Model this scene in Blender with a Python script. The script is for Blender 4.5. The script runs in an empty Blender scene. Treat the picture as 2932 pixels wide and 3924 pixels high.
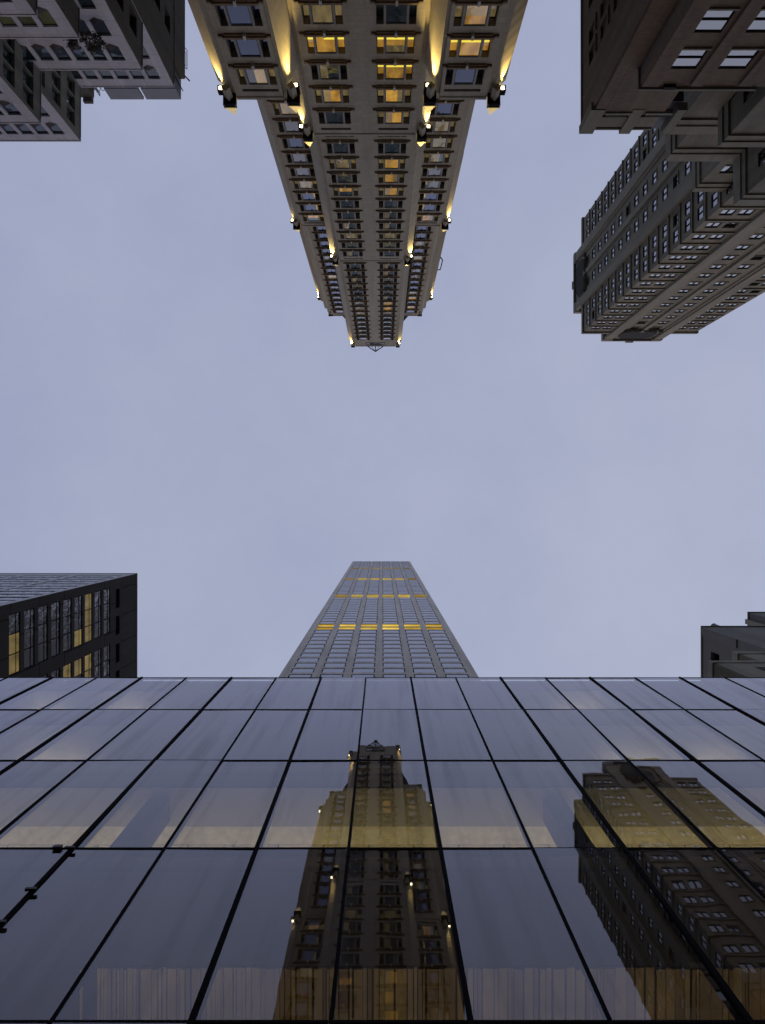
import bpy, math, random
from mathutils import Vector, Matrix

random.seed(7)
SC = bpy.context.scene
COL = SC.collection
R = math.radians

# ------------------------------------------------------------------ camera, sky, sun, exposure
CZ = 1.6                                   # eye height above the pavement
F = 3054.0                                 # focal length in photo pixels (photo 2932 x 3924)
TILT = math.atan(12.4 / F)                 # the camera looks almost exactly at the zenith
cam_d = bpy.data.cameras.new("camera")
cam_d.sensor_fit = 'VERTICAL'
cam_d.sensor_height = 24.0
cam_d.lens = 24.0 * F / 3924.0
cam_d.clip_start = 0.1
cam_d.clip_end = 4000
cam = bpy.data.objects.new("camera", cam_d)
COL.objects.link(cam)
cam.location = (0, 0, CZ)
cam.rotation_euler = (math.pi + TILT, 0, 0)
SC.camera = cam

world = bpy.data.worlds.new("World")
SC.world = world
world.use_nodes = True
wn = world.node_tree
for n in list(wn.nodes):
    wn.nodes.remove(n)
w_out = wn.nodes.new('ShaderNodeOutputWorld')
w_add = wn.nodes.new('ShaderNodeAddShader')
w_sky = wn.nodes.new('ShaderNodeTexSky')
w_sky.sky_type = 'NISHITA'
w_sky.sun_disc = False
w_sky.sun_elevation = R(4)
w_sky.sun_rotation = R(0)
w_b1 = wn.nodes.new('ShaderNodeBackground')
w_b1.inputs['Strength'].default_value = 0.05
wn.links.new(w_sky.outputs['Color'], w_b1.inputs['Color'])
w_tc = wn.nodes.new('ShaderNodeTexCoord')
w_nz = wn.nodes.new('ShaderNodeTexNoise')
w_nz.inputs['Scale'].default_value = 2.2
w_nz.inputs['Detail'].default_value = 9
w_nz.inputs['Roughness'].default_value = 0.62
w_rp = wn.nodes.new('ShaderNodeValToRGB')
w_rp.color_ramp.elements[0].position = 0.3
w_rp.color_ramp.elements[0].color = (0.322, 0.348, 0.500, 1)
w_rp.color_ramp.elements[1].position = 0.72
w_rp.color_ramp.elements[1].color = (0.398, 0.428, 0.560, 1)
w_b2 = wn.nodes.new('ShaderNodeBackground')
w_b2.inputs['Strength'].default_value = 1.0
wn.links.new(w_tc.outputs['Generated'], w_nz.inputs['Vector'])
# the overcast is a little thinner towards one side
w_dot = wn.nodes.new('ShaderNodeVectorMath')
w_dot.operation = 'DOT_PRODUCT'
w_dot.inputs[1].default_value = (0.42, 0.26, 0.0)
wn.links.new(w_tc.outputs['Generated'], w_dot.inputs[0])
w_sum = wn.nodes.new('ShaderNodeMath')
w_sum.operation = 'ADD'
wn.links.new(w_dot.outputs['Value'], w_sum.inputs[0])
wn.links.new(w_nz.outputs['Fac'], w_sum.inputs[1])
wn.links.new(w_sum.outputs[0], w_rp.inputs['Fac'])
wn.links.new(w_rp.outputs['Color'], w_b2.inputs['Color'])
wn.links.new(w_b1.outputs[0], w_add.inputs[0])
wn.links.new(w_b2.outputs[0], w_add.inputs[1])
wn.links.new(w_add.outputs[0], w_out.inputs['Surface'])

sun_d = bpy.data.lights.new("sun", 'SUN')
sun_d.energy = 0.15
sun_d.angle = R(60)
sun_d.color = (1.0, 0.93, 0.85)
sun = bpy.data.objects.new("sun", sun_d)
COL.objects.link(sun)
sun.rotation_euler = (R(-32), R(14), 0)

SC.view_settings.view_transform = 'Standard'
SC.view_settings.look = 'None'
SC.view_settings.exposure = 0.0
SC.view_settings.gamma = 1.0
SC.cycles.use_denoising = True
SC.cycles.max_bounces = 8
SC.cycles.transparent_max_bounces = 12
SC.cycles.sample_clamp_indirect = 4.0


# ------------------------------------------------------------------ measuring helpers
def S(x, y):
    """tangents (x, y) of the direction seen at photo pixel x, y: a point at height Z is at (sx*Z, sy*Z)"""
    xv, yv = (x - 1466) / F, (y - 1962) / F
    den = math.sin(TILT) * yv + math.cos(TILT)
    return xv / den, (math.cos(TILT) * yv - math.sin(TILT)) / den


def HY(y, d):
    return d / abs(S(1466, y)[1])


# ------------------------------------------------------------------ materials
def new_mat(name):
    m = bpy.data.materials.new(name)
    m.use_nodes = True
    nt = m.node_tree
    for n in list(nt.nodes):
        nt.nodes.remove(n)
    out = nt.nodes.new('ShaderNodeOutputMaterial')
    return m, nt, out


def nd(nt, t, **kw):
    n = nt.nodes.new(t)
    for k, v in kw.items():
        if hasattr(n, k):
            setattr(n, k, v)
        else:
            n.inputs[k].default_value = v
    return n


def math_node(nt, op, a, b=None):
    n = nt.nodes.new('ShaderNodeMath')
    n.operation = op
    for i, v in enumerate((a, b)):
        if v is None:
            continue
        if isinstance(v, (int, float)):
            n.inputs[i].default_value = v
        else:
            nt.links.new(v, n.inputs[i])
    return n.outputs[0]


def wall_uv(nt):
    """(x+y, z, 0) in metres: runs along any upright wall"""
    g = nd(nt, 'ShaderNodeNewGeometry')
    sp = nd(nt, 'ShaderNodeSeparateXYZ')
    nt.links.new(g.outputs['Position'], sp.inputs[0])
    u = math_node(nt, 'ADD', sp.outputs[0], sp.outputs[1])
    cb = nd(nt, 'ShaderNodeCombineXYZ')
    nt.links.new(u, cb.inputs[0])
    nt.links.new(sp.outputs[2], cb.inputs[1])
    return cb.outputs[0], g.outputs['Position']


def stone(name, base, block=(1.6, 0.75), mortar=0.018, joint=0.62, var=0.10, stain=0.35, rough=0.85, grain=0.12):
    m, nt, out = new_mat(name)
    uv, pos = wall_uv(nt)
    br = nd(nt, 'ShaderNodeTexBrick')
    br.inputs['Scale'].default_value = 1.0
    br.inputs['Brick Width'].default_value = block[0]
    br.inputs['Row Height'].default_value = block[1]
    br.inputs['Mortar Size'].default_value = mortar
    br.inputs['Mortar Smooth'].default_value = 0.2
    c = Vector(base)
    br.inputs['Color1'].default_value = (*(c * (1 + var)), 1)
    br.inputs['Color2'].default_value = (*(c * (1 - var)), 1)
    br.inputs['Mortar'].default_value = (*(c * joint), 1)
    nt.links.new(uv, br.inputs['Vector'])
    # run-off streaks and blotches
    mp = nd(nt, 'ShaderNodeMapping')
    mp.inputs['Scale'].default_value = (0.9, 0.9, 0.07)
    nt.links.new(pos, mp.inputs['Vector'])
    n1 = nd(nt, 'ShaderNodeTexNoise')
    n1.inputs['Scale'].default_value = 1.0
    n1.inputs['Detail'].default_value = 6
    nt.links.new(mp.outputs[0], n1.inputs['Vector'])
    r1 = nd(nt, 'ShaderNodeMapRange')
    r1.inputs['From Min'].default_value = 0.35
    r1.inputs['From Max'].default_value = 0.7
    r1.inputs['To Min'].default_value = 1.0
    r1.inputs['To Max'].default_value = 1.0 - stain
    nt.links.new(n1.outputs['Fac'], r1.inputs['Value'])
    n2 = nd(nt, 'ShaderNodeTexNoise')
    n2.inputs['Scale'].default_value = 3.2
    n2.inputs['Detail'].default_value = 8
    n2.inputs['Roughness'].default_value = 0.7
    nt.links.new(pos, n2.inputs['Vector'])
    r2 = nd(nt, 'ShaderNodeMapRange')
    r2.inputs['From Min'].default_value = 0.3
    r2.inputs['From Max'].default_value = 0.7
    r2.inputs['To Min'].default_value = 1.0 - grain
    r2.inputs['To Max'].default_value = 1.0 + grain
    nt.links.new(n2.outputs['Fac'], r2.inputs['Value'])
    k = math_node(nt, 'MULTIPLY', r1.outputs[0], r2.outputs[0])
    mx = nd(nt, 'ShaderNodeVectorMath', operation='SCALE')
    nt.links.new(br.outputs['Color'], mx.inputs[0])
    nt.links.new(k, mx.inputs['Scale'])
    bs = nd(nt, 'ShaderNodeBsdfPrincipled')
    bs.inputs['Roughness'].default_value = rough
    if rough > 0.9:
        bs.inputs['Specular IOR Level'].default_value = 0.12
    nt.links.new(mx.outputs[0], bs.inputs['Base Color'])
    bp = nd(nt, 'ShaderNodeBump')
    bp.inputs['Strength'].default_value = 0.25
    bp.inputs['Distance'].default_value = 0.03
    nt.links.new(n2.outputs['Fac'], bp.inputs['Height'])
    nt.links.new(bp.outputs[0], bs.inputs['Normal'])
    nt.links.new(bs.outputs[0], out.inputs['Surface'])
    return m


def plain(name, base, rough=0.6, metal=0.0, var=0.25, scale=1.5, emit=None, estr=0.0):
    m, nt, out = new_mat(name)
    g = nd(nt, 'ShaderNodeNewGeometry')
    n = nd(nt, 'ShaderNodeTexNoise')
    n.inputs['Scale'].default_value = scale
    n.inputs['Detail'].default_value = 6
    nt.links.new(g.outputs['Position'], n.inputs['Vector'])
    rp = nd(nt, 'ShaderNodeValToRGB')
    c = Vector(base)
    rp.color_ramp.elements[0].position = 0.3
    rp.color_ramp.elements[1].position = 0.7
    rp.color_ramp.elements[0].color = (*(c * (1 - var)), 1)
    rp.color_ramp.elements[1].color = (*(c * (1 + var)), 1)
    nt.links.new(n.outputs['Fac'], rp.inputs['Fac'])
    bs = nd(nt, 'ShaderNodeBsdfPrincipled')
    bs.inputs['Roughness'].default_value = rough
    if rough > 0.9:
        bs.inputs['Specular IOR Level'].default_value = 0.1
    bs.inputs['Metallic'].default_value = metal
    nt.links.new(rp.outputs['Color'], bs.inputs['Base Color'])
    if emit:
        bs.inputs['Emission Color'].default_value = (*emit, 1)
        bs.inputs['Emission Strength'].default_value = estr
    nt.links.new(bs.outputs[0], out.inputs['Surface'])
    return m


def window_glass(name, inner, inner2, ior=1.75, tint=(0.9, 0.92, 1.0), emit=0.0, wobble=0.12, wscale=0.45, folds=6.0, spread=1.0):
    """a pane: reflection over a room, a drawn curtain or a lit blind (inner .. inner2, emit > 0 where a lamp is on)"""
    m, nt, out = new_mat(name)
    uv, pos = wall_uv(nt)
    oi = nd(nt, 'ShaderNodeObjectInfo')
    n = nd(nt, 'ShaderNodeTexNoise')
    n.inputs['Scale'].default_value = wscale
    n.inputs['Detail'].default_value = 2
    n.noise_dimensions = '4D'
    nt.links.new(pos, n.inputs['Vector'])
    wv = math_node(nt, 'MULTIPLY', oi.outputs['Random'], 37.0)
    nt.links.new(wv, n.inputs['W'])
    bp = nd(nt, 'ShaderNodeBump')
    bp.inputs['Strength'].default_value = wobble
    bp.inputs['Distance'].default_value = 1.0
    nt.links.new(n.outputs['Fac'], bp.inputs['Height'])
    # what is behind the glass: soft folds
    mp = nd(nt, 'ShaderNodeMapping')
    mp.inputs['Scale'].default_value = (folds, 0.5, 1.0)
    nt.links.new(uv, mp.inputs['Vector'])
    n2 = nd(nt, 'ShaderNodeTexNoise')
    n2.noise_dimensions = '4D'
    n2.inputs['Scale'].default_value = 0.6
    n2.inputs['Detail'].default_value = 3
    nt.links.new(mp.outputs[0], n2.inputs['Vector'])
    nt.links.new(wv, n2.inputs['W'])
    rp = nd(nt, 'ShaderNodeValToRGB')
    rp.color_ramp.elements[0].position = 0.5 - 0.2 * spread
    rp.color_ramp.elements[1].position = 0.5 + 0.2 * spread
    rp.color_ramp.elements[0].color = (*inner, 1)
    rp.color_ramp.elements[1].color = (*inner2, 1)
    nt.links.new(n2.outputs['Fac'], rp.inputs['Fac'])
    if emit > 0:
        sh = nd(nt, 'ShaderNodeEmission')
        k = math_node(nt, 'MULTIPLY', math_node(nt, 'ADD', math_node(nt, 'MULTIPLY', oi.outputs['Random'], 0.5), 0.75), emit)
        nt.links.new(k, sh.inputs['Strength'])
    else:
        sh = nd(nt, 'ShaderNodeBsdfDiffuse')
    nt.links.new(rp.outputs['Color'], sh.inputs['Color'])
    gl = nd(nt, 'ShaderNodeBsdfGlossy')
    gl.inputs['Roughness'].default_value = 0.03
    gl.inputs['Color'].default_value = (*tint, 1)
    nt.links.new(bp.outputs[0], gl.inputs['Normal'])
    fr = nd(nt, 'ShaderNodeFresnel')
    fr.inputs['IOR'].default_value = ior
    fac = math_node(nt, 'DIVIDE', math_node(nt, 'MULTIPLY', fr.outputs[0], 2.0), math_node(nt, 'ADD', fr.outputs[0], 1.0))
    mx = nd(nt, 'ShaderNodeMixShader')
    nt.links.new(fac, mx.inputs[0])
    nt.links.new(sh.outputs[0], mx.inputs[1])
    nt.links.new(gl.outputs[0], mx.inputs[2])
    nt.links.new(mx.outputs[0], out.inputs['Surface'])
    return m


def emitter(name, color, strength):
    m, nt, out = new_mat(name)
    e = nd(nt, 'ShaderNodeEmission')
    e.inputs['Color'].default_value = (*color, 1)
    e.inputs['Strength'].default_value = strength
    nt.links.new(e.outputs[0], out.inputs['Surface'])
    return m


def curtain_glass(name):
    """clear facade glass: transparent with the reflection of a double surface, faint dirt runs"""
    m, nt, out = new_mat(name)
    g = nd(nt, 'ShaderNodeNewGeometry')
    oi = nd(nt, 'ShaderNodeObjectInfo')
    wv = math_node(nt, 'MULTIPLY', oi.outputs['Random'], 50.0)
    n = nd(nt, 'ShaderNodeTexNoise')
    n.noise_dimensions = '4D'
    n.inputs['Scale'].default_value = 0.30
    n.inputs['Detail'].default_value = 2.5
    nt.links.new(g.outputs['Position'], n.inputs['Vector'])
    nt.links.new(wv, n.inputs['W'])
    bp = nd(nt, 'ShaderNodeBump')
    bp.inputs['Strength'].default_value = 0.05
    bp.inputs['Distance'].default_value = 0.11
    nt.links.new(n.outputs['Fac'], bp.inputs['Height'])
    fr = nd(nt, 'ShaderNodeFresnel')
    fr.inputs['IOR'].default_value = 1.5
    fac = math_node(nt, 'DIVIDE', math_node(nt, 'MULTIPLY', fr.outputs[0], 2.0), math_node(nt, 'ADD', fr.outputs[0], 1.0))
    tr = nd(nt, 'ShaderNodeBsdfTransparent')
    tr.inputs['Color'].default_value = (0.80, 0.82, 0.80, 1)
    gl = nd(nt, 'ShaderNodeBsdfGlossy')
    gl.inputs['Roughness'].default_value = 0.012
    gl.inputs['Color'].default_value = (0.84, 0.845, 0.94, 1)
    nt.links.new(bp.outputs[0], gl.inputs['Normal'])
    mx = nd(nt, 'ShaderNodeMixShader')
    nt.links.new(fac, mx.inputs[0])
    nt.links.new(tr.outputs[0], mx.inputs[1])
    nt.links.new(gl.outputs[0], mx.inputs[2])
    # dirt runs: thin upright film of dust
    mp = nd(nt, 'ShaderNodeMapping')
    mp.inputs['Scale'].default_value = (2.2, 1.0, 0.12)
    nt.links.new(g.outputs['Position'], mp.inputs['Vector'])
    n3 = nd(nt, 'ShaderNodeTexNoise')
    n3.noise_dimensions = '4D'
    n3.inputs['Scale'].default_value = 1.0
    n3.inputs['Detail'].default_value = 6
    nt.links.new(mp.outputs[0], n3.inputs['Vector'])
    nt.links.new(wv, n3.inputs['W'])
    rp = nd(nt, 'ShaderNodeMapRange')
    rp.inputs['From Min'].default_value = 0.50
    rp.inputs['From Max'].default_value = 0.8
    rp.inputs['To Min'].default_value = 0.0
    rp.inputs['To Max'].default_value = 0.30
    nt.links.new(n3.outputs['Fac'], rp.inputs['Value'])
    df = nd(nt, 'ShaderNodeBsdfDiffuse')
    df.inputs['Color'].default_value = (0.30, 0.31, 0.36, 1)
    m2 = nd(nt, 'ShaderNodeMixShader')
    nt.links.new(rp.outputs[0], m2.inputs[0])
    nt.links.new(mx.outputs[0], m2.inputs[1])
    nt.links.new(df.outputs[0], m2.inputs[2])
    nt.links.new(m2.outputs[0], out.inputs['Surface'])
    return m


def clear_back(name):
    m, nt, out = new_mat(name)
    tr = nd(nt, 'ShaderNodeBsdfTransparent')
    tr.inputs['Color'].default_value = (0.98, 0.99, 0.98, 1)
    nt.links.new(tr.outputs[0], out.inputs['Surface'])
    return m


M = {}
M['limestone'] = stone('hotel limestone', (0.345, 0.303, 0.235), block=(1.5, 0.78), joint=0.72, var=0.06, stain=0.22)
M['sill_stone'] = stone('sill stone', (0.20, 0.135, 0.08), block=(1.2, 0.5), var=0.08)  # shade of the undersides put into a darker, browner stone
M['bracket'] = plain('pale bracket stone', (0.45, 0.42, 0.37), 0.8)
M['bronze'] = plain('dark bronze', (0.012, 0.010, 0.009), 0.45, 0.3)
M['frame_grey'] = plain('window frame grey', (0.17, 0.15, 0.13), 0.5)
M['black'] = plain('black metal', (0.008, 0.008, 0.011), 0.95)
M['gold'] = plain('glowing gilded metal', (0.85, 0.62, 0.22), 0.35, 0.9, emit=(1.0, 0.70, 0.14), estr=0.2)  # caps are no lamps; some of their brightness is added as glow
M['void'] = plain('dark void', (0.006, 0.006, 0.006), 0.9)
M['g_blue'] = window_glass('pane sky', (0.012, 0.015, 0.03), (0.03, 0.035, 0.06), ior=1.36, tint=(0.66, 0.72, 1.0), wobble=0.03)
M['g_dark'] = window_glass('pane dark room', (0.008, 0.012, 0.012), (0.06, 0.075, 0.07), ior=1.33, folds=1.5, wobble=0.04, tint=(0.75, 0.85, 0.9))
M['g_beige'] = window_glass('pane beige curtain', (0.08, 0.058, 0.022), (0.26, 0.19, 0.08), ior=1.3, emit=0.7, folds=3)
M['g_peach'] = window_glass('pane lit blind', (0.20, 0.135, 0.065), (0.42, 0.29, 0.14), ior=1.3, emit=0.7, folds=1.2)
M['g_grey'] = window_glass('pane grey blind', (0.10, 0.095, 0.10), (0.2, 0.18, 0.16), ior=1.33, folds=1.0)
M['g_lit'] = window_glass('pane lit room', (0.20, 0.085, 0.010), (0.72, 0.38, 0.055), ior=1.3, emit=0.75, folds=1.6)
M['g_strip'] = emitter('lamp strip behind glass', (1.0, 0.80, 0.09), 0.95)

GRIME = 1.0


# ------------------------------------------------------------------ mesh building
class MB:
    def __init__(self):
        self.v, self.f, self.m = [], [], []

    def face(self, pts, mat):
        n = len(self.v)
        self.v += [tuple(p) for p in pts]
        self.f.append(tuple(range(n, n + len(pts))))
        self.m.append(mat)

    def box(self, x0, x1, y0, y1, z0, z1, mat):
        if x0 > x1: x0, x1 = x1, x0
        if y0 > y1: y0, y1 = y1, y0
        n = len(self.v)
        self.v += [(x0, y0, z0), (x1, y0, z0), (x1, y1, z0), (x0, y1, z0), (x0, y0, z1), (x1, y0, z1), (x1, y1, z1), (x0, y1, z1)]
        for q in ((0, 3, 2, 1), (4, 5, 6, 7), (0, 1, 5, 4), (1, 2, 6, 5), (2, 3, 7, 6), (3, 0, 4, 7)):
            self.f.append(tuple(n + i for i in q))
            self.m.append(mat)

    def facade(self, p0, p1, z0, z1, ops, mat, depth=0.3, reveal=None):
        """upright wall p0 -> p1 (outside on the right hand) with real openings (u0, u1, z0, z1[, depth])"""
        p0, p1 = Vector(p0), Vector(p1)
        d = p1 - p0
        L = d.length
        d /= L
        nrm = Vector((d.y, -d.x))
        P = lambda u, z, off=0.0: (p0.x + d.x * u - nrm.x * off, p0.y + d.y * u - nrm.y * off, z)
        us = sorted({0.0, L, *[round(o[0], 4) for o in ops], *[round(o[1], 4) for o in ops]})
        zs = sorted({z0, z1, *[round(o[2], 4) for o in ops], *[round(o[3], 4) for o in ops]})
        if not ops:
            self.face([P(0, z0), P(L, z0), P(L, z1), P(0, z1)], mat)
            return
        for i in range(len(us) - 1):
            uc = (us[i] + us[i + 1]) / 2
            col = [o for o in ops if o[0] - 1e-3 < uc < o[1] + 1e-3]
            start = None
            for j in range(len(zs) - 1):
                zc = (zs[j] + zs[j + 1]) / 2
                hole = any(o[2] < zc < o[3] for o in col)
                if not hole and start is None:
                    start = zs[j]
                if (hole or j == len(zs) - 2) and start is not None:
                    end = zs[j] if hole else zs[j + 1]
                    self.face([P(us[i], start), P(us[i + 1], start), P(us[i + 1], end), P(us[i], end)], mat)
                    start = None
        rm = reveal or mat
        for o in ops:
            dp = o[4] if len(o) > 4 else depth
            a, b, c, e = o[:4]
            self.face([P(a, c), P(b, c), P(b, c, dp), P(a, c, dp)], rm)
            self.face([P(a, e, dp), P(b, e, dp), P(b, e), P(a, e)], rm)
            self.face([P(a, c, dp), P(a, e, dp), P(a, e), P(a, c)], rm)
            self.face([P(b, c), P(b, e), P(b, e, dp), P(b, c, dp)], rm)

    def prism(self, pts, z0, z1, mat, ops=None, depth=0.3, cap=True, bottom=False, reveal=None):
        """pts counter-clockwise seen from above; ops = {segment: openings}"""
        n = len(pts)
        for i in range(n):
            self.facade(pts[i], pts[(i + 1) % n], z0, z1, (ops or {}).get(i, []), mat, depth, reveal)
        if cap:
            self.face([(p[0], p[1], z1) for p in pts], mat)
        if bottom:
            self.face([(p[0], p[1], z0) for p in reversed(pts)], mat)

    def cone(self, cx, cy, r, z0, z1, n, mat, rot=0.0, r1=0.0):
        b = [(cx + r * math.cos(rot + 2 * math.pi * i / n), cy + r * math.sin(rot + 2 * math.pi * i / n), z0) for i in range(n)]
        if r1 <= 0:
            for i in range(n):
                self.face([b[i], b[(i + 1) % n], (cx, cy, z1)], mat)
        else:
            t = [(cx + r1 * math.cos(rot + 2 * math.pi * i / n), cy + r1 * math.sin(rot + 2 * math.pi * i / n), z1) for i in range(n)]
            for i in range(n):
                self.face([b[i], b[(i + 1) % n], t[(i + 1) % n], t[i]], mat)
            self.face(t, mat)
        self.face(list(reversed(b)), mat)

    def tube(self, pts, r, mat, n=6):
        pts = [Vector(p) for p in pts]
        rings = []
        for i, p in enumerate(pts):
            t = (pts[min(i + 1, len(pts) - 1)] - pts[max(i - 1, 0)]).normalized()
            a = t.orthogonal().normalized() if i == 0 else (a - t * a.dot(t)).normalized()
            b = t.cross(a)
            rings.append([p + a * (r * math.cos(2 * math.pi * k / n)) + b * (r * math.sin(2 * math.pi * k / n)) for k in range(n)])
        for i in range(len(rings) - 1):
            for k in range(n):
                self.face([rings[i][k], rings[i][(k + 1) % n], rings[i + 1][(k + 1) % n], rings[i + 1][k]], mat)
        self.face(list(reversed(rings[0])), mat)
        self.face(rings[-1], mat)

    def bar(self, a, b, w, mat):
        self.tube([a, b], w, mat, 4)

    def add(self, other, mtx):
        n = len(self.v)
        self.v += [tuple(mtx @ Vector(p)) for p in other.v]
        self.f += [tuple(n + i for i in f) for f in other.f]
        self.m += other.m

    def mesh(self, name, off=(0, 0, 0)):
        me = bpy.data.meshes.new(name)
        ox, oy, oz = off
        me.from_pydata([(x - ox, y - oy, z - oz) for x, y, z in self.v], [], self.f)
        mats = []
        idx = []
        for m in self.m:
            if m not in mats:
                mats.append(m)
            idx.append(mats.index(m))
        for m in mats:
            me.materials.append(m)
        me.polygons.foreach_set('material_index', idx)
        me.update()
        return me

    def build(self, name, parent=None, **props):
        off = tuple(parent.location) if parent is not None and parent.parent is None else (0, 0, 0)
        o = bpy.data.objects.new(name, self.mesh(name, off))
        COL.objects.link(o)
        if parent is not None:
            o.parent = parent
        for k, v in props.items():
            o[k] = v
        return o


def thing(name, label, cat, loc=(0, 0, 0), group=None):
    o = bpy.data.objects.new(name, None)
    COL.objects.link(o)
    o.location = loc
    o['label'] = label
    o['category'] = cat
    if group:
        o['group'] = group
    return o


# --------------- windows: a prototype is {'': frame MB, 'pane': MB, 'sill': MB ...} facing +Y, origin at the centre of the opening
def proto_meshes(proto):
    return {k: mb.mesh('window_' + k if k else 'window') for k, mb in proto.items()}


def place_windows(root, items, protos, limit=100, name='window', rest_name='upper_window'):
    """items: (x, y, z, rotz, variant); the nearest ones are parts of their own, the rest one piece"""
    rx, ry, rz = root.location
    items = sorted(items, key=lambda t: t[0] ** 2 + t[1] ** 2 + (t[2] - CZ) ** 2)
    cache = {}
    for it in items[:limit]:
        x, y, z, rot, var = it
        if var not in cache:
            cache[var] = proto_meshes(protos[var])
        mm = cache[var]
        o = bpy.data.objects.new(name, mm[''])
        COL.objects.link(o)
        o.parent = root
        o.location = (x - rx, y - ry, z - rz)
        o.rotation_euler = (0, 0, rot)
        for k, me in mm.items():
            if k:
                c = bpy.data.objects.new(k, me)
                COL.objects.link(c)
                c.parent = o
    if len(items) > limit:
        big = MB()
        for x, y, z, rot, var in items[limit:]:
            mt = Matrix.Translation((x, y, z)) @ Matrix.Rotation(rot, 4, 'Z')
            for mb in protos[var].values():
                big.add(mb, mt)
        big.build(rest_name, root, kind='stuff')


def frame_ring(mb, w, h, y0, y1, t, mat):
    mb.box(-w / 2, -w / 2 + t, y0, y1, -h / 2, h / 2, mat)
    mb.box(w / 2 - t, w / 2, y0, y1, -h / 2, h / 2, mat)
    mb.box(-w / 2 + t, w / 2 - t, y0, y1, -h / 2, -h / 2 + t, mat)
    mb.box(-w / 2 + t, w / 2 - t, y0, y1, h / 2 - t, h / 2, mat)


def seg_point(p0, p1, u):
    p0, p1 = Vector(p0), Vector(p1)
    d = (p1 - p0).normalized()
    p = p0 + d * u
    return p, math.atan2(-d.y, -d.x)       # rotation that turns +Y to the outside


# ================================================================== SETTING: street
def build_street():
    asphalt = plain('asphalt', (0.05, 0.05, 0.052), 0.9, var=0.3, scale=2.0)
    paving = stone('pavement slabs', (0.22, 0.215, 0.21), block=(1.5, 1.5), stain=0.2)
    g = MB()
    g.box(-1500, 1500, -1500, 1500, -1.0, -0.15, plain('city ground', (0.08, 0.08, 0.08), 0.9))
    g.build('ground', kind='structure')
    r = MB()
    r.box(-400, 400, -22, -5, -0.149, -0.10, asphalt)
    for i in range(-40, 40):
        r.box(i * 9, i * 9 + 3, -13.6, -13.45, -0.099, -0.094, plain('road paint', (0.7, 0.68, 0.6), 0.7) if i == -40 else bpy.data.materials['road paint'])
    r.build('road', kind='structure')
    p = MB()
    p.box(-400, 400, -4.8, 60, -0.148, 0.0, paving)
    p.box(-400, 400, -5.0, -4.8, -0.148, 0.012, M['frame_grey'])
    p.build('pavement', kind='structure')
    p = MB()
    p.box(-400, 400, -80, -22.2, -0.148, 0.0, paving)
    p.box(-400, 400, -22.2, -22.0, -0.148, 0.012, M['frame_grey'])
    p.build('pavement', kind='structure')


# ================================================================== HOTEL TOWER (top centre)
HOTEL_W = 3.05
SILL_P = 0.25


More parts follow.
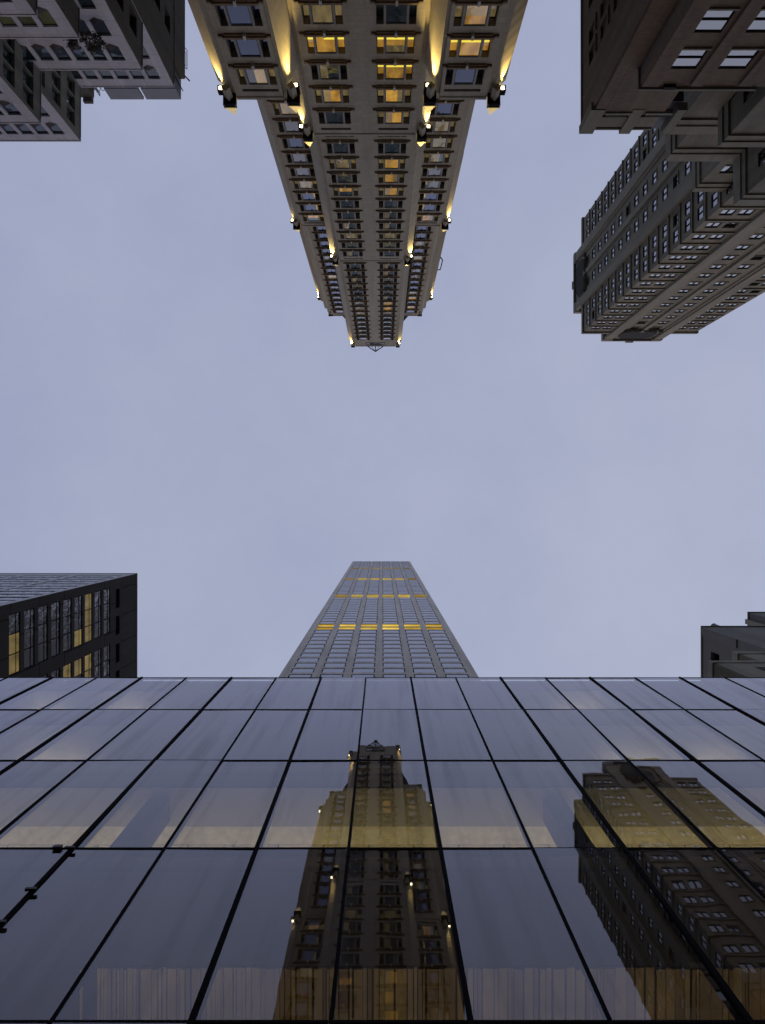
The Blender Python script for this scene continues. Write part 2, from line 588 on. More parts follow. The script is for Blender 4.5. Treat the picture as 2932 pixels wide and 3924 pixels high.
def hotel_protos(tag, Hh):
    """a bay of three lights: broad middle pane near the wall face, narrow side panes set deep, heavy sill below"""
    W = HOTEL_W
    P = {}
    spec = {'blue': ('g_blue', 'g_blue', False), 'dark': ('g_dark', 'g_dark', False), 'beige': ('g_beige', 'g_beige', False),
            'peach': ('g_peach', 'g_beige', False), 'grey': ('g_grey', 'g_dark', False), 'lit': ('g_lit', 'g_lit', True),
            'amber': ('g_lit', 'g_beige', False)}
    drapes = {'dark': ('g_grey', 'g_beige', 'g_dark'), 'amber': ('g_beige', 'g_peach', 'g_dark'), 'beige': ('g_dark', 'g_peach', 'g_grey'),
              'lit': ('g_peach', 'g_lit', 'g_beige'), 'peach': ('g_beige', 'g_grey', 'g_lit')}
    looks = [(k + str(i), k, i) for k in spec for i in range(4)]
    for key, k, vi in looks:
        gc, gs, strip = spec[k]
        fr = MB()
        cw = 0.80                                     # half width of the middle light
        for sx in (-1, 1):
            fr.box(sx * cw, sx * (cw + 0.16), -0.70, 0.0, -Hh / 2, Hh / 2, M['frame_grey'])
            fr.box(sx * (cw + 0.16), sx * W / 2, -0.72, -0.62, Hh / 2 - 0.1, Hh / 2, M['bronze'])
            fr.box(sx * (cw + 0.16), sx * W / 2, -0.72, -0.62, -Hh / 2, -Hh / 2 + 0.1, M['bronze'])
            fr.box(sx * (W / 2 - 0.07), sx * W / 2, -0.72, -0.60, -Hh / 2 + 0.1, Hh / 2 - 0.1, M['bronze'])
        fr.box(-cw, cw, -0.16, -0.03, Hh / 2 - 0.12, Hh / 2, M['bronze'])
        fr.box(-cw, cw, -0.16, -0.03, -Hh / 2, -Hh / 2 + 0.08, M['bronze'])
        fr.box(-cw, -cw + 0.07, -0.16, -0.03, -Hh / 2 + 0.08, Hh / 2 - 0.12, M['bronze'])
        fr.box(cw - 0.07, cw, -0.16, -0.03, -Hh / 2 + 0.08, Hh / 2 - 0.12, M['bronze'])
        fr.box(-W / 2, W / 2, -0.80, -0.74, -Hh / 2, Hh / 2, M['bronze'])
        pn = MB()
        z0, z1 = -Hh / 2 + 0.08, Hh / 2 - 0.12

        def pane(x0, x1, y, m, lift):
            zs = -Hh / 2 + lift
            if strip:
                pn.box(x0, x1, y - 0.03, y, zs, zs + 0.26, M['g_strip'])
                pn.box(x0, x1, y - 0.03, y, z0, zs, M[m])
            pn.box(x0, x1, y - 0.03, y, zs + 0.26 if strip else z0, z1, M[m])
        a, b = -cw + 0.07, cw - 0.07
        if vi and k in drapes:                        # a curtain drawn part of the way, or a blind half down
            dm = M[drapes[k][vi - 1]]
            if vi == 3:
                zb_ = z0 + (z1 - z0) * 0.62
                pn.box(a, b, -0.075, -0.0705, zb_, z1, dm)
            else:
                w_ = (b - a) * (0.30 if vi == 1 else 0.42)
                u0 = a if vi == 2 else b - w_
                pn.box(u0, u0 + w_, -0.075, -0.0705, z0, z1, dm)
        pane(a, b, -0.08, gc, 0.60)
        side = -0.48 if strip else -0.62
        pane(-W / 2 + 0.07, -cw - 0.16, side, gs, 1.25)
        pane(cw + 0.16, W / 2 - 0.07, side, gs, 1.25)
        sl = MB()
        zb = -Hh / 2
        sl.box(-1.62, 1.62, -0.02, SILL_P, zb - 0.24, zb - 0.02, M['sill_stone'])
        sl.box(-1.95, -1.62, -0.02, SILL_P - 0.08, zb - 0.30, zb - 0.10, M['sill_stone'])
        sl.box(1.62, 1.95, -0.02, SILL_P - 0.08, zb - 0.30, zb - 0.10, M['sill_stone'])
        sl.box(-1.50, 1.50, -0.02, 0.13, zb - 0.42, zb - 0.24, M['sill_stone'])
        sl.box(-0.10, 0.10, 0.0, SILL_P + 0.06, zb - 0.55, zb - 0.0, M['bracket'])
        P[tag + key] = {'': fr, 'pane': pn, 'sill': sl}
    return P


def build_hotel():
    X0 = -1.75
    root = thing('hotel_tower', 'tall stepped limestone hotel tower with golden floodlit corner lanterns and amber lit windows', 'building', (X0, -45, 0))
    LS = M['limestone']
    W = HOTEL_W
    HT = {'lower ': 2.66, 'middle ': 2.92, 'upper ': 3.3}          # taller openings up the shaft
    protos = {}
    for tg, hh in HT.items():
        protos.update(hotel_protos(tg, hh))
    mid = lambda q, tg: q + 1.03 - HT[tg] / 2                      # centre of the opening from the middle of its glass

    def tag_of(d):
        return 'lower ' if d < 38 else ('middle ' if d in (40.08, 43.33) else 'upper ')
    items = []
    z = lambda v: v + CZ

    def rows(ztop, n, zmin):
        return [ztop - 3.9 * k for k in range(n) if ztop - 3.9 * k > zmin]

    def ops_for(seg, centres, zc, d):
        tg = tag_of(d)
        Hh = HT[tg]
        p0, p1 = seg
        L = (Vector(p1) - Vector(p0)).length
        out = []
        for c in centres:
            u = abs(Vector(p0).x - (X0 + c))
            for q in zc:
                out.append((u - W / 2, u + W / 2, z(mid(q, tg)) - Hh / 2, z(mid(q, tg)) + Hh / 2, 0.74))
        return out

    def tier(name, a, outer, d, zb, zt, back, centres, zc, slots):
        """symmetric tier: front face half width a, stepped and chamfered corners out to outer"""
        cw = outer - a - 0.5
        y = -d
        pts = [(X0 + a, y), (X0 - a, y), (X0 - a, y - 0.3), (X0 - a - 0.5, y - 0.3), (X0 - outer, y - 0.3 - cw),
               (X0 - outer, -back), (X0 + outer, -back), (X0 + outer, y - 0.3 - cw), (X0 + a + 0.5, y - 0.3), (X0 + a, y - 0.3)]
        ops = ops_for((pts[0], pts[1]), centres, zc, d)
        for c in slots:
            u = a - c
            ops.append((u - 1.45, u + 1.45, z(zt) - 1.15, z(zt) - 0.75, 0.8))
        mb = MB()
        mb.prism(pts, zb, z(zt), LS, {0: ops})
        for c in slots:
            mb.box(X0 + c - 1.5, X0 + c + 1.5, y - 0.85, y - 0.80, z(zt) - 1.2, z(zt) - 0.7, M['void'])
        mb.build(name, root)

    # ---- centre tiers
    C1, C2, C3 = 37.76, 40.08, 41.64
    TC1, TC2, TC3 = 78.7, 125.3, 195.8
    W1, W2, W3 = 35.19, 43.33, 47.98
    TW1, TW2, TW3 = 66.85, 118.9, 191.1
    hc = 2.80
    r1 = rows(75.71, 8, 30)
    r2 = rows(122.24, 11, 80)
    r3 = rows(188.23, 16, 127)
    tier('wall', 5.0, 6.4, C1, 0, TC1, 58, (-hc, hc), r1, (-hc, hc))
    tier('wall', 5.0, 6.4, C2, z(TC1) - 6, TC2, 58, (-hc, hc), r2, (-hc, hc))
    tier('wall', 4.95, 6.4, C3, z(TC2) - 6, TC3, 60, (-hc, hc), r3, ())
    # looks, top row first
    Lc1 = ['dark', 'amber', 'dark', 'lit', 'beige', 'dark', 'dark', 'beige']
    Rc1 = ['amber', 'amber', 'lit', 'lit', 'dark', 'lit', 'dark', 'dark']
    Lc2 = ['dark', 'dark', 'beige', 'dark', 'dark', 'dark', 'amber', 'dark', 'beige', 'dark', 'dark']
    Rc2 = ['dark', 'dark', 'beige', 'dark', 'dark', 'dark', 'amber', 'amber', 'amber', 'dark', 'dark']
    Lc3 = ['grey', 'grey', 'dark', 'dark', 'dark', 'dark', 'beige', 'beige', 'beige', 'dark', 'dark', 'dark', 'dark', 'dark', 'dark', 'dark']
    Rc3 = ['grey', 'grey', 'dark', 'dark', 'dark', 'dark', 'beige', 'amber', 'amber', 'dark', 'dark', 'dark', 'dark', 'dark', 'dark', 'dark']
    for rr, dd, la, ra in ((r1, C1, Lc1, Rc1), (r2, C2, Lc2, Rc2), (r3, C3, Lc3, Rc3)):
        for i, q in enumerate(rr):
            items.append((X0 - hc, -dd, z(mid(q, tag_of(dd))), 0, tag_of(dd) + la[i % len(la)]))
            items.append((X0 + hc, -dd, z(mid(q, tag_of(dd))), 0, tag_of(dd) + ra[i % len(ra)]))
    # ---- wings: two lower wings in front, then one broad block behind the centre
    hw = 8.35
    rw1 = rows(63.97, 7, 30)
    for s in (-1, 1):
        mb = MB()
        prof = [(6.55, W1), (10.5, W1), (10.5, W1 + 0.3), (11.0, W1 + 0.3), (12.1, W1 + 1.4), (12.1, 58), (5.35, 58), (5.35, 37.9), (6.25, W1 + 0.5), (6.25, W1 + 0.3), (6.55, W1 + 0.3)]
        pts = [(X0 + s * px, -py) for px, py in prof]
        if s > 0:
            pts = list(reversed(pts))
            seg = len(pts) - 2
        else:
            seg = 0
        p0, p1 = pts[seg], pts[(seg + 1) % len(pts)]
        ops = ops_for((p0, p1), (s * hw,), rw1, W1)
        u = abs(p0[0] - (X0 + s * hw))
        ops.append((u - 1.5, u + 1.5, z(TW1) - 1.2, z(TW1) - 0.8, 0.8))
        mb.prism(pts, 0, z(TW1), LS, {seg: ops})
        mb.box(X0 + s * hw - 1.55, X0 + s * hw + 1.55, -W1 - 0.85, -W1 - 0.8, z(TW1) - 1.3, z(TW1) - 0.7, M['void'])
        mb.build('wall', root)
        look = ['peach', 'blue', 'blue', 'blue', 'blue', 'dark', 'dark'] if s < 0 else ['blue', 'peach', 'peach', 'dark', 'blue', 'dark', 'dark']
        if s > 0:
            look[1] = 'lit'
        for i, q in enumerate(rw1):
            items.append((X0 + s * hw, -W1, z(mid(q, 'lower ')), 0, 'lower ' + look[i]))
    rw2 = rows(116.31, 9, 82)
    rw3 = rows(188.0, 15, 128)
    tier('wall', 10.4, 11.7, W2, 0, TW2, 60, (-hw, hw), rw2, (-hw, hw))
    tier('wall', 10.4, 11.4, W3, z(TW2) - 6, TW3, 62, (-hw, hw), rw3, ())
    # flanking shafts behind the upper wings
    for s in (-1, 1):
        mb = MB()
        for a, b, dd in ((11.0, 11.9, W3 + 1.0), (11.5, 12.6, W3 + 2.2), (11.8, 13.3, W3 + 3.4)):
            xs = sorted((X0 + s * a, X0 + s * b))
            mb.box(xs[0], xs[1], -60, -dd, z(TW2) - 6, z(186.8 if b > 12 else 188.5), LS)
        mb.build('shaft', root)
    Lw2 = ['amber', 'blue', 'blue', 'beige', 'grey', 'grey', 'blue', 'grey', 'peach']
    Rw2 = ['amber', 'blue', 'blue', 'grey', 'grey', 'beige', 'beige', 'beige', 'blue']
    Lw3 = ['grey', 'grey', 'blue', 'grey', 'blue', 'grey', 'blue', 'peach', 'blue', 'blue', 'grey', 'blue', 'blue', 'blue', 'blue']
    Rw3 = ['blue', 'peach', 'blue', 'peach', 'beige', 'blue', 'blue', 'grey', 'grey', 'blue', 'beige', 'blue', 'beige', 'blue', 'blue']
    for rr, dd, la, ra in ((rw2, W2, Lw2, Rw2), (rw3, W3, Lw3, Rw3)):
        for i, q in enumerate(rr):
            items.append((X0 - hw, -dd, z(mid(q, tag_of(dd))), 0, tag_of(dd) + la[i]))
            items.append((X0 + hw, -dd, z(mid(q, tag_of(dd))), 0, tag_of(dd) + ra[i]))
    rv = random.Random(21)
    items = [(*t[:4], t[4] + str(rv.choice((0, 0, 1, 2, 3)))) for t in items]
    place_windows(root, items, protos, 100)

    # ---- copings: slim stone caps on every tier
    for a, d, zt in ((5.0, C1, TC1), (5.0, C2, TC2), (4.95, C3, TC3), (10.4, W2, TW2), (10.4, W3, TW3)):
        mb = MB()
        mb.box(X0 - a, X0 + a, -d - 0.4, -d + 0.08, z(zt) + 0.002, z(zt) + 0.35, LS)
        mb.build('coping', root)
    for s in (-1, 1):
        mb = MB()
        mb.box(X0 + s * 6.55, X0 + s * 10.5, -W1 - 0.4, -W1 + 0.08, z(TW1) + 0.002, z(TW1) + 0.35, LS)
        mb.build('coping', root)

    # ---- corner lanterns with gilded caps and floodlights that wash the shaft below
    lamp_glow = emitter('floodlight lens', (1.0, 0.82, 0.42), 14.0)
    rl = random.Random(11)

    def lantern(cx, cd, zb, size, lx, ld, lz, power, s):
        mb = MB()
        r = size * 0.43
        cx, lx = X0 + cx, X0 + lx
        zz = z(zb)
        q = math.pi / 4
        # pointed pier end, then a black square housing with an open underside rim
        mb.cone(cx, -cd, r * 0.62, zz - 1.6, zz + 0.02, 4, LS, 0, r * 0.62)
        mb.cone(cx, -cd, r * 1.30, zz + 0.02, zz + 0.14, 4, M['black'], q, r * 1.34)
        mb.cone(cx, -cd, r * 1.24, zz + 0.14, zz + 0.75, 4, M['black'], q, r * 1.24)
        for k in range(4):
            an = q + k * math.pi / 2
            px, py = cx + math.cos(an) * r * 1.26, -cd + math.sin(an) * r * 1.26
            mb.box(px - 0.05, px + 0.05, py - 0.05, py + 0.05, zz + 0.15, zz + 0.74, M['bronze'])
        h = mb.build('lantern', root)
        cp = MB()
        zc = zz + 0.75
        cp.cone(cx, -cd, r * 1.36, zc, zc + 0.10, 4, M['gold'], q, r * 1.30)
        cp.cone(cx, -cd, r * 1.22, zc + 0.10, zc + 1.75 * size, 4, M['gold'], q)
        cp2 = bpy.data.objects.new('cap', cp.mesh('cap', tuple(root.location)))
        COL.objects.link(cp2)
        cp2.parent = h
        if power:
            fx = MB()
            x0, x1 = sorted((lx - s * 0.24, lx + s * 0.28))
            fx.box(x0, x1, -ld - 0.24, -ld + 0.28, z(lz) + 0.1, z(lz) + 0.8, M['black'])
            f = bpy.data.objects.new('floodlight', fx.mesh('floodlight', tuple(root.location)))
            COL.objects.link(f)
            f.parent = h
            ln = MB()
            ln.box(lx - 0.13, lx + 0.13, -ld - 0.1, -ld + 0.16, z(lz) + 0.04, z(lz) + 0.1, lamp_glow)
            l2 = bpy.data.objects.new('lens', ln.mesh('lens', tuple(root.location)))
            COL.objects.link(l2)
            l2.parent = h
            sd = bpy.data.lights.new('floodlight_beam', 'SPOT')
            sd.energy = power * rl.uniform(0.7, 1.35)
            sd.color = (1.0, 0.68, 0.19)
            sd.spot_size = R(rl.uniform(27, 38))
            sd.spot_blend = 1.0
            sd.shadow_soft_size = 0.12
            so = bpy.data.objects.new('floodlight_beam', sd)
            COL.objects.link(so)
            so.parent = root
            so.location = (lx - root.location.x, -ld - root.location.y, z(lz) - 0.05)
            so.rotation_euler = Vector((-s * 0.06, -0.07, -1.0)).to_track_quat('-Z', 'Y').to_euler()

    P0 = 6500
    for s in (-1, 1):
        lantern(s * 5.9, 34.2, 48.5, 1.2, 0, 0, 0, 0, s)                                    # lower inner pier
        lantern(s * 11.15, W1 - 0.05, TW1, 1.3, s * 11.85, W1 + 0.75, TW1 - 0.1, P0, s)           # outer lower wing
        lantern(s * 5.75, W1 + 0.1, TW1, 1.3, s * 5.55, W1 + 1.0, TW1 - 0.1, P0 * 1.3, -s)          # inner lower wing
        lantern(s * 5.65, C1 + 0.0, TC1, 1.2, s * 6.3, C1 + 0.75, TC1 - 0.1, P0 * 1.0, s)
        lantern(s * 5.65, C2 + 0.0, TC2, 1.15, s * 6.3, C2 + 0.75, TC2 - 0.1, P0 * 2.0, s)
        lantern(s * 5.5, C3 + 0.1, TC3 - 0.4, 1.1, s * 5.9, C3 + 0.55, TC3 - 0.4, P0 * 2.0, s)
        lantern(s * 11.1, W2 + 0.1, TW2, 1.3, s * 11.75, W2 + 0.8, TW2 - 0.1, P0 * (2.0 if s > 0 else 0.15), s)
        lantern(s * 12.9, W3 + 3.2, 186.8, 1.3, s * 13.35, W3 + 3.2, 186.4, P0 * 2.6, s)
        lantern(s * 10.7, W3 + 0.3, TW3 - 0.5, 1.2, 0, 0, 0, 0, s)
    # ---- crown: gabled roofs beside the centre shaft, glazed band and open pyramid skylight
    slate = plain('dark roof slate', (0.014, 0.015, 0.018), 0.95)
    for s in (-1, 1):
        mb = MB()
        x0, x1 = X0 + s * 8.8, X0 + s * 5.0
        ya, yb = -W3 - 0.8, -W3 - 10
        zz0, zz1 = z(TW3), z(TW3) + 20
        for y0, y1 in ((ya, ya - 0.5), (yb, yb + 0.5)):
            mb.face([(x0, y0, zz0), (x1, y0, zz0), (x1, y0, zz1)], slate)
        mb.face([(x0, ya, zz0), (x1, ya, zz1), (x1, yb, zz1), (x0, yb, zz0)], slate)
        mb.face([(x1, ya, zz0), (x1, yb, zz0), (x1, yb, zz1), (x1, ya, zz1)], slate)
        mb.build('gable_roof', root)
    bd = MB()
    zz = z(TC3) - 3.6
    bd.box(X0 - 2.3, X0 + 2.3, -C3 - 0.1, -C3 + 0.18, zz, zz + 0.2, M['bronze'])
    bd.box(X0 - 2.3, X0 + 2.3, -C3 - 0.1, -C3 + 0.18, zz + 1.9, zz + 2.1, M['bronze'])
    for xx in (-2.3, -1.3, -0.85, 0.75, 1.2, 2.2):
        bd.box(X0 + xx, X0 + xx + 0.12, -C3 - 0.1, -C3 + 0.16, zz + 0.2, zz + 1.9, M['bronze'])
    bd.box(X0 - 2.2, X0 + 2.2, -C3 - 0.05, -C3 + 0.05, zz + 0.2, zz + 1.9, M['g_grey'])
    bd.build('glazed_band', root)
    sk = MB()
    zb = z(TC3) + 0.4
    base = [(X0 - 2.1, -C3 - 0.1, zb), (X0 + 2.1, -C3 - 0.1, zb), (X0 + 2.1, -C3 - 4.3, zb), (X0 - 2.1, -C3 - 4.3, zb)]
    apex = (X0, -C3 - 1.4, zb + 6.5)
    front = (X0, -C3 + 1.25, zb + 0.3)
    for i in range(4):
        sk.tube([base[i], base[(i + 1) % 4]], 0.11, M['bronze'], 5)
        sk.tube([base[i], apex], 0.11, M['bronze'], 5)
    for b in base[:2]:
        sk.tube([b, front], 0.13, M['bronze'], 5)
    sk.tube([front, apex], 0.1, M['bronze'], 5)
    sk.tube([(X0, -C3 - 0.1, zb), front], 0.1, M['bronze'], 5)
    sk.tube([(X0 - 1.0, -C3 - 0.1, zb), front], 0.06, M['bronze'], 5)
    sk.tube([(X0 + 1.0, -C3 - 0.1, zb), front], 0.06, M['bronze'], 5)
    sk.build('pyramid_skylight', root)
    # satellite dish bracket on the right flank
    dd = MB()
    dd.tube([(X0 + 13.3, -52, z(160)), (X0 + 13.9, -51.6, z(161)), (X0 + 13.9, -51.6, z(167)), (X0 + 13.3, -52, z(169))], 0.12, M['black'])
    dd.build('hoist_rail', root)


# ================================================================== GLASS PAVILION (bottom)
def build_pavilion():
    D = 8.19
    LZ = [40.22, 33.62, 26.65, 19.62, 12.91, 6.2]
    LZ = [q + CZ for q in LZ] + [0.02]
    P2 = 2.26
    XT = 1.425                                   # a heavy mullion stands here
    x_at = lambda k: XT + P2 * k                 # even k: heavy, odd k: slim
    K0, K1 = -10, 10
    root = thing('glass_building', 'low glass fronted building whose dark panes mirror the floodlit tower across the street', 'building', (XT, 16, 0))
    xa, xb = x_at(K0), x_at(K1)
    blk = M['black']
    glass_f, glass_b = curtain_glass('facade glass'), clear_back('facade glass inner face')
    # body: side and rear walls, roof
    dark = stone('dark cladding', (0.10, 0.10, 0.105), block=(2.26, 3.4), stain=0.15)
    mb = MB()
    mb.box(xa - 0.4, xa, D, 23.5, 0, LZ[0] - 0.02, dark)
    mb.box(xb, xb + 0.4, D, 23.5, 0, LZ[0] - 0.02, dark)
    mb.box(xa, xb, 23.1, 23.5, 0, LZ[0] - 0.02, dark)
    mb.build('side_wall', root)
    mb = MB()
    mb.box(xa, xb, D + 0.16, 23.1, LZ[0] - 0.5, LZ[0] - 0.05, dark)
    mb.build('roof', root)
    # panes
    for r in range(6):
        z1, z0 = LZ[r], LZ[r + 1]
        for k in range(K0, K1):
            x0, x1 = x_at(k), x_at(k + 1)
            g = MB()
            a0, a1 = x0 + 0.035, x1 - 0.035
            b0, b1 = z0 + 0.035, z1 - 0.035
            cx, cz = (a0 + a1) / 2, (b0 + b1) / 2
            tx, tz = random.gauss(0, 0.0026), random.gauss(0, 0.0026)   # each pane hangs a hair out of true
            fy = lambda x, zz: D + (x - cx) * tx + (zz - cz) * tz
            A = [(a0, fy(a0, b0), b0), (a1, fy(a1, b0), b0), (a1, fy(a1, b1), b1), (a0, fy(a0, b1), b1)]
            B = [(p[0], p[1] + 0.03, p[2]) for p in A]
            g.face(A, glass_f)
            g.face(list(reversed(B)), glass_b)
            for i in range(4):
                j = (i + 1) % 4
                g.face([A[j], A[i], B[i], B[j]], blk)
            g.build('glass_pane', root)
    # mullions and transoms
    for k in range(K0, K1 + 1):
        x = x_at(k)
        m = MB()
        if k % 2 == 0:
            m.box(x - 0.046, x + 0.046, D - 0.045, D + 0.24, 0, LZ[0] + 0.03, blk)
        else:
            m.box(x - 0.033, x + 0.033, D - 0.025, D + 0.16, 0, LZ[0] + 0.02, blk)
        m.build('mullion', root)
    for i, q in enumerate(LZ[:-1]):
        m = MB()
        for k in range(K0, K1):
            m.box(x_at(k) + 0.047, x_at(k + 1) - 0.047, D - 0.015, D + 0.10, q - 0.035, q + 0.035 if i else q + 0.02, blk)
        m.build('transom', root)
    # small clamps on one mullion
    cl = x_at(-4)
    for xx, zz in ((cl, 19.45), (cl, 17.3), (cl, 15.9)):
        m = MB()
        m.box(xx - 0.12, xx + 0.12, D - 0.12, D - 0.057, zz + CZ - 0.04, zz + CZ + 0.04, M['bronze'])
        m.build('clamp', root)
    m = MB()
    m.box(cl - 0.46, cl - 0.26, D - 0.08, D - 0.017, 19.62 + CZ - 0.09, 19.62 + CZ + 0.05, M['bronze'])
    m.build('clamp', root)
    # floors, ceilings and the inner wall 2.6 m behind the glass
    ceil_light = plain('pale ceiling', (0.50, 0.46, 0.37), 0.8, var=0.14, scale=4)
    ceil_grey = plain('grey ceiling', (0.25, 0.235, 0.19), 0.8, var=0.15, scale=0.7)  # front zone darker: fall-off of the room glow put into the colour
    ceil_dark = plain('dark ceiling', (0.015, 0.015, 0.018), 0.8)
    slab_m = plain('slab edge', (0.06, 0.06, 0.07), 0.8)
    panel = stone('inner panels', (0.50, 0.46, 0.36), block=(1.42, 8.0), mortar=0.012, joint=0.4, var=0.05, stain=0.15)
    wood = plain('wood slats', (0.37, 0.295, 0.18), 0.6, var=0.3, scale=0.8)
    wood_b = plain('brown wood slats', (0.25, 0.18, 0.10), 0.6, var=0.3, scale=0.8)
    wood_d = plain('dark gap behind slats', (0.02, 0.015, 0.01), 0.8)
    lampm = emitter('hidden lamp', (1.0, 0.80, 0.40), 13.0)
    lamps = emitter('small hidden lamp', (1.0, 0.84, 0.58), 16.0)
    lampd = emitter('dim hidden lamp', (1.0, 0.74, 0.40), 9.0)
    yw = D + 2.6
    for i in range(1, 5):
        m = MB()
        m.box(xa, xb, D + 0.04, 23.1, LZ[i] - 0.42, LZ[i] - 0.05, slab_m)
        m.build('floor_slab', root)
    for i in range(0, 3):
        m = MB()
        zt = LZ[i] - (0.52 if i == 0 else 0.44)
        y0 = D + (0.75 if i == 2 else 0.55)
        m.box(xa, xb, y0, D + 2.0, zt - 0.08, zt, ceil_grey)
        m.box(xa, xb, D + 2.0 + 0.01, yw, zt - 0.06, zt, ceil_light)
        x = xa                                       # board joints run away from the glass
        while x < xb - 0.1:
            m.box(x + 0.02, min(x + 1.46, xb), yw + 0.02, D + 4.2, zt - 0.05, zt, panel)
            x += 1.48
        if i == 2:
            m.box(xa, xb, D + 0.35, y0 - 0.02, zt - 0.03, zt, ceil_dark)
        m.build('ceiling', root)
    m = MB()
    m.box(xa, xb, D + 0.35, yw, LZ[3] - 0.50, LZ[3] - 0.44, ceil_dark)  # unlit ceiling: its shade is put into the near-black colour
    m.build('ceiling', root)
    m = MB()
    m.box(xa, xb, D + 4.2, D + 4.4, LZ[3], LZ[0] - 0.55, panel)
    m.build('inner_wall', root)
    # lower floor: a ceiling of loose wood slats that run away from the glass, with a wall behind
    zc = LZ[3] - 0.52
    yb = D + 5.7
    xw0 = -6.8
    m = MB()
    m.box(xa, xb, yb, yb + 0.2, LZ[5], LZ[3] - 0.45, wood_d)
    m.build('inner_wall', root)
    m = MB()
    m.box(xa, xb, yw + 0.01, yb - 0.002, zc + 0.02, zc + 0.06, wood_d)
    rs = random.Random(4)
    x = xw0
    m.box(xw0 - 0.42, xw0 - 0.36, yw + 0.05, yb - 0.003, zc - 0.05, zc + 0.018, wood)
    while x < xb - 0.2:
        w = rs.choice((0.05, 0.07, 0.09, 0.12, 0.2, 0.26))
        m.box(x, x + w, yw + rs.uniform(0.0, 0.05), yb - 0.003, zc - rs.uniform(0.03, 0.08), zc + 0.018, rs.choice((wood, wood, wood_b)))
        x += w + rs.choice((0.012, 0.02, 0.03, 0.05))
    m.build('slatted_ceiling', root)
    # columns behind the glass
    for x in (-7.3, 5.6, 17.5, -17.0):
        m = MB()
        m.box(x - 0.35, x + 0.35, D + 1.1, D + 1.8, LZ[3] + 0.002, LZ[2] - 0.53, slab_m)
        m.build('column', root)
    # unseen lamp ledges, placed to light the ceilings behind the glass
    for i, (lz, mat, sh) in enumerate(((LZ[3] + 5.0, lampm, -0.4), (LZ[4] + 2.6, lampd, -1.4))):
        for (x0, x1) in ((xa + 1, xb - 1),):
            m = MB()
            m.box(x0, x1, yw - 0.22 - sh, yw - 0.12 - sh, lz, lz + 0.05, mat)
            m.box(x0, x1, yw - 0.26 - sh, yw - 0.08 - sh, lz - 0.12, lz - 0.002, slab_m)
            m.build('hidden_lamp', root)
    for lz, yl, spans in ((LZ[1] - 1.30, D + 2.25, ((-15.0, -12.2), (-19, -16.5), (9.2, 11.6), (12.4, 15.0))), (LZ[0] - 1.42, D + 1.72, ((-13.6, -11.6), (-17.5, -15.8), (8.8, 10.8)))):
        for (x0, x1) in spans:
            m = MB()
            m.box(x0, x1, yl - 0.05, yl + 0.05, lz, lz + 0.05, lamps)
            m.box(x0, x1, yl - 0.09, yl + 0.09, lz - 0.10, lz - 0.002, slab_m)
            m.build('hidden_lamp', root)


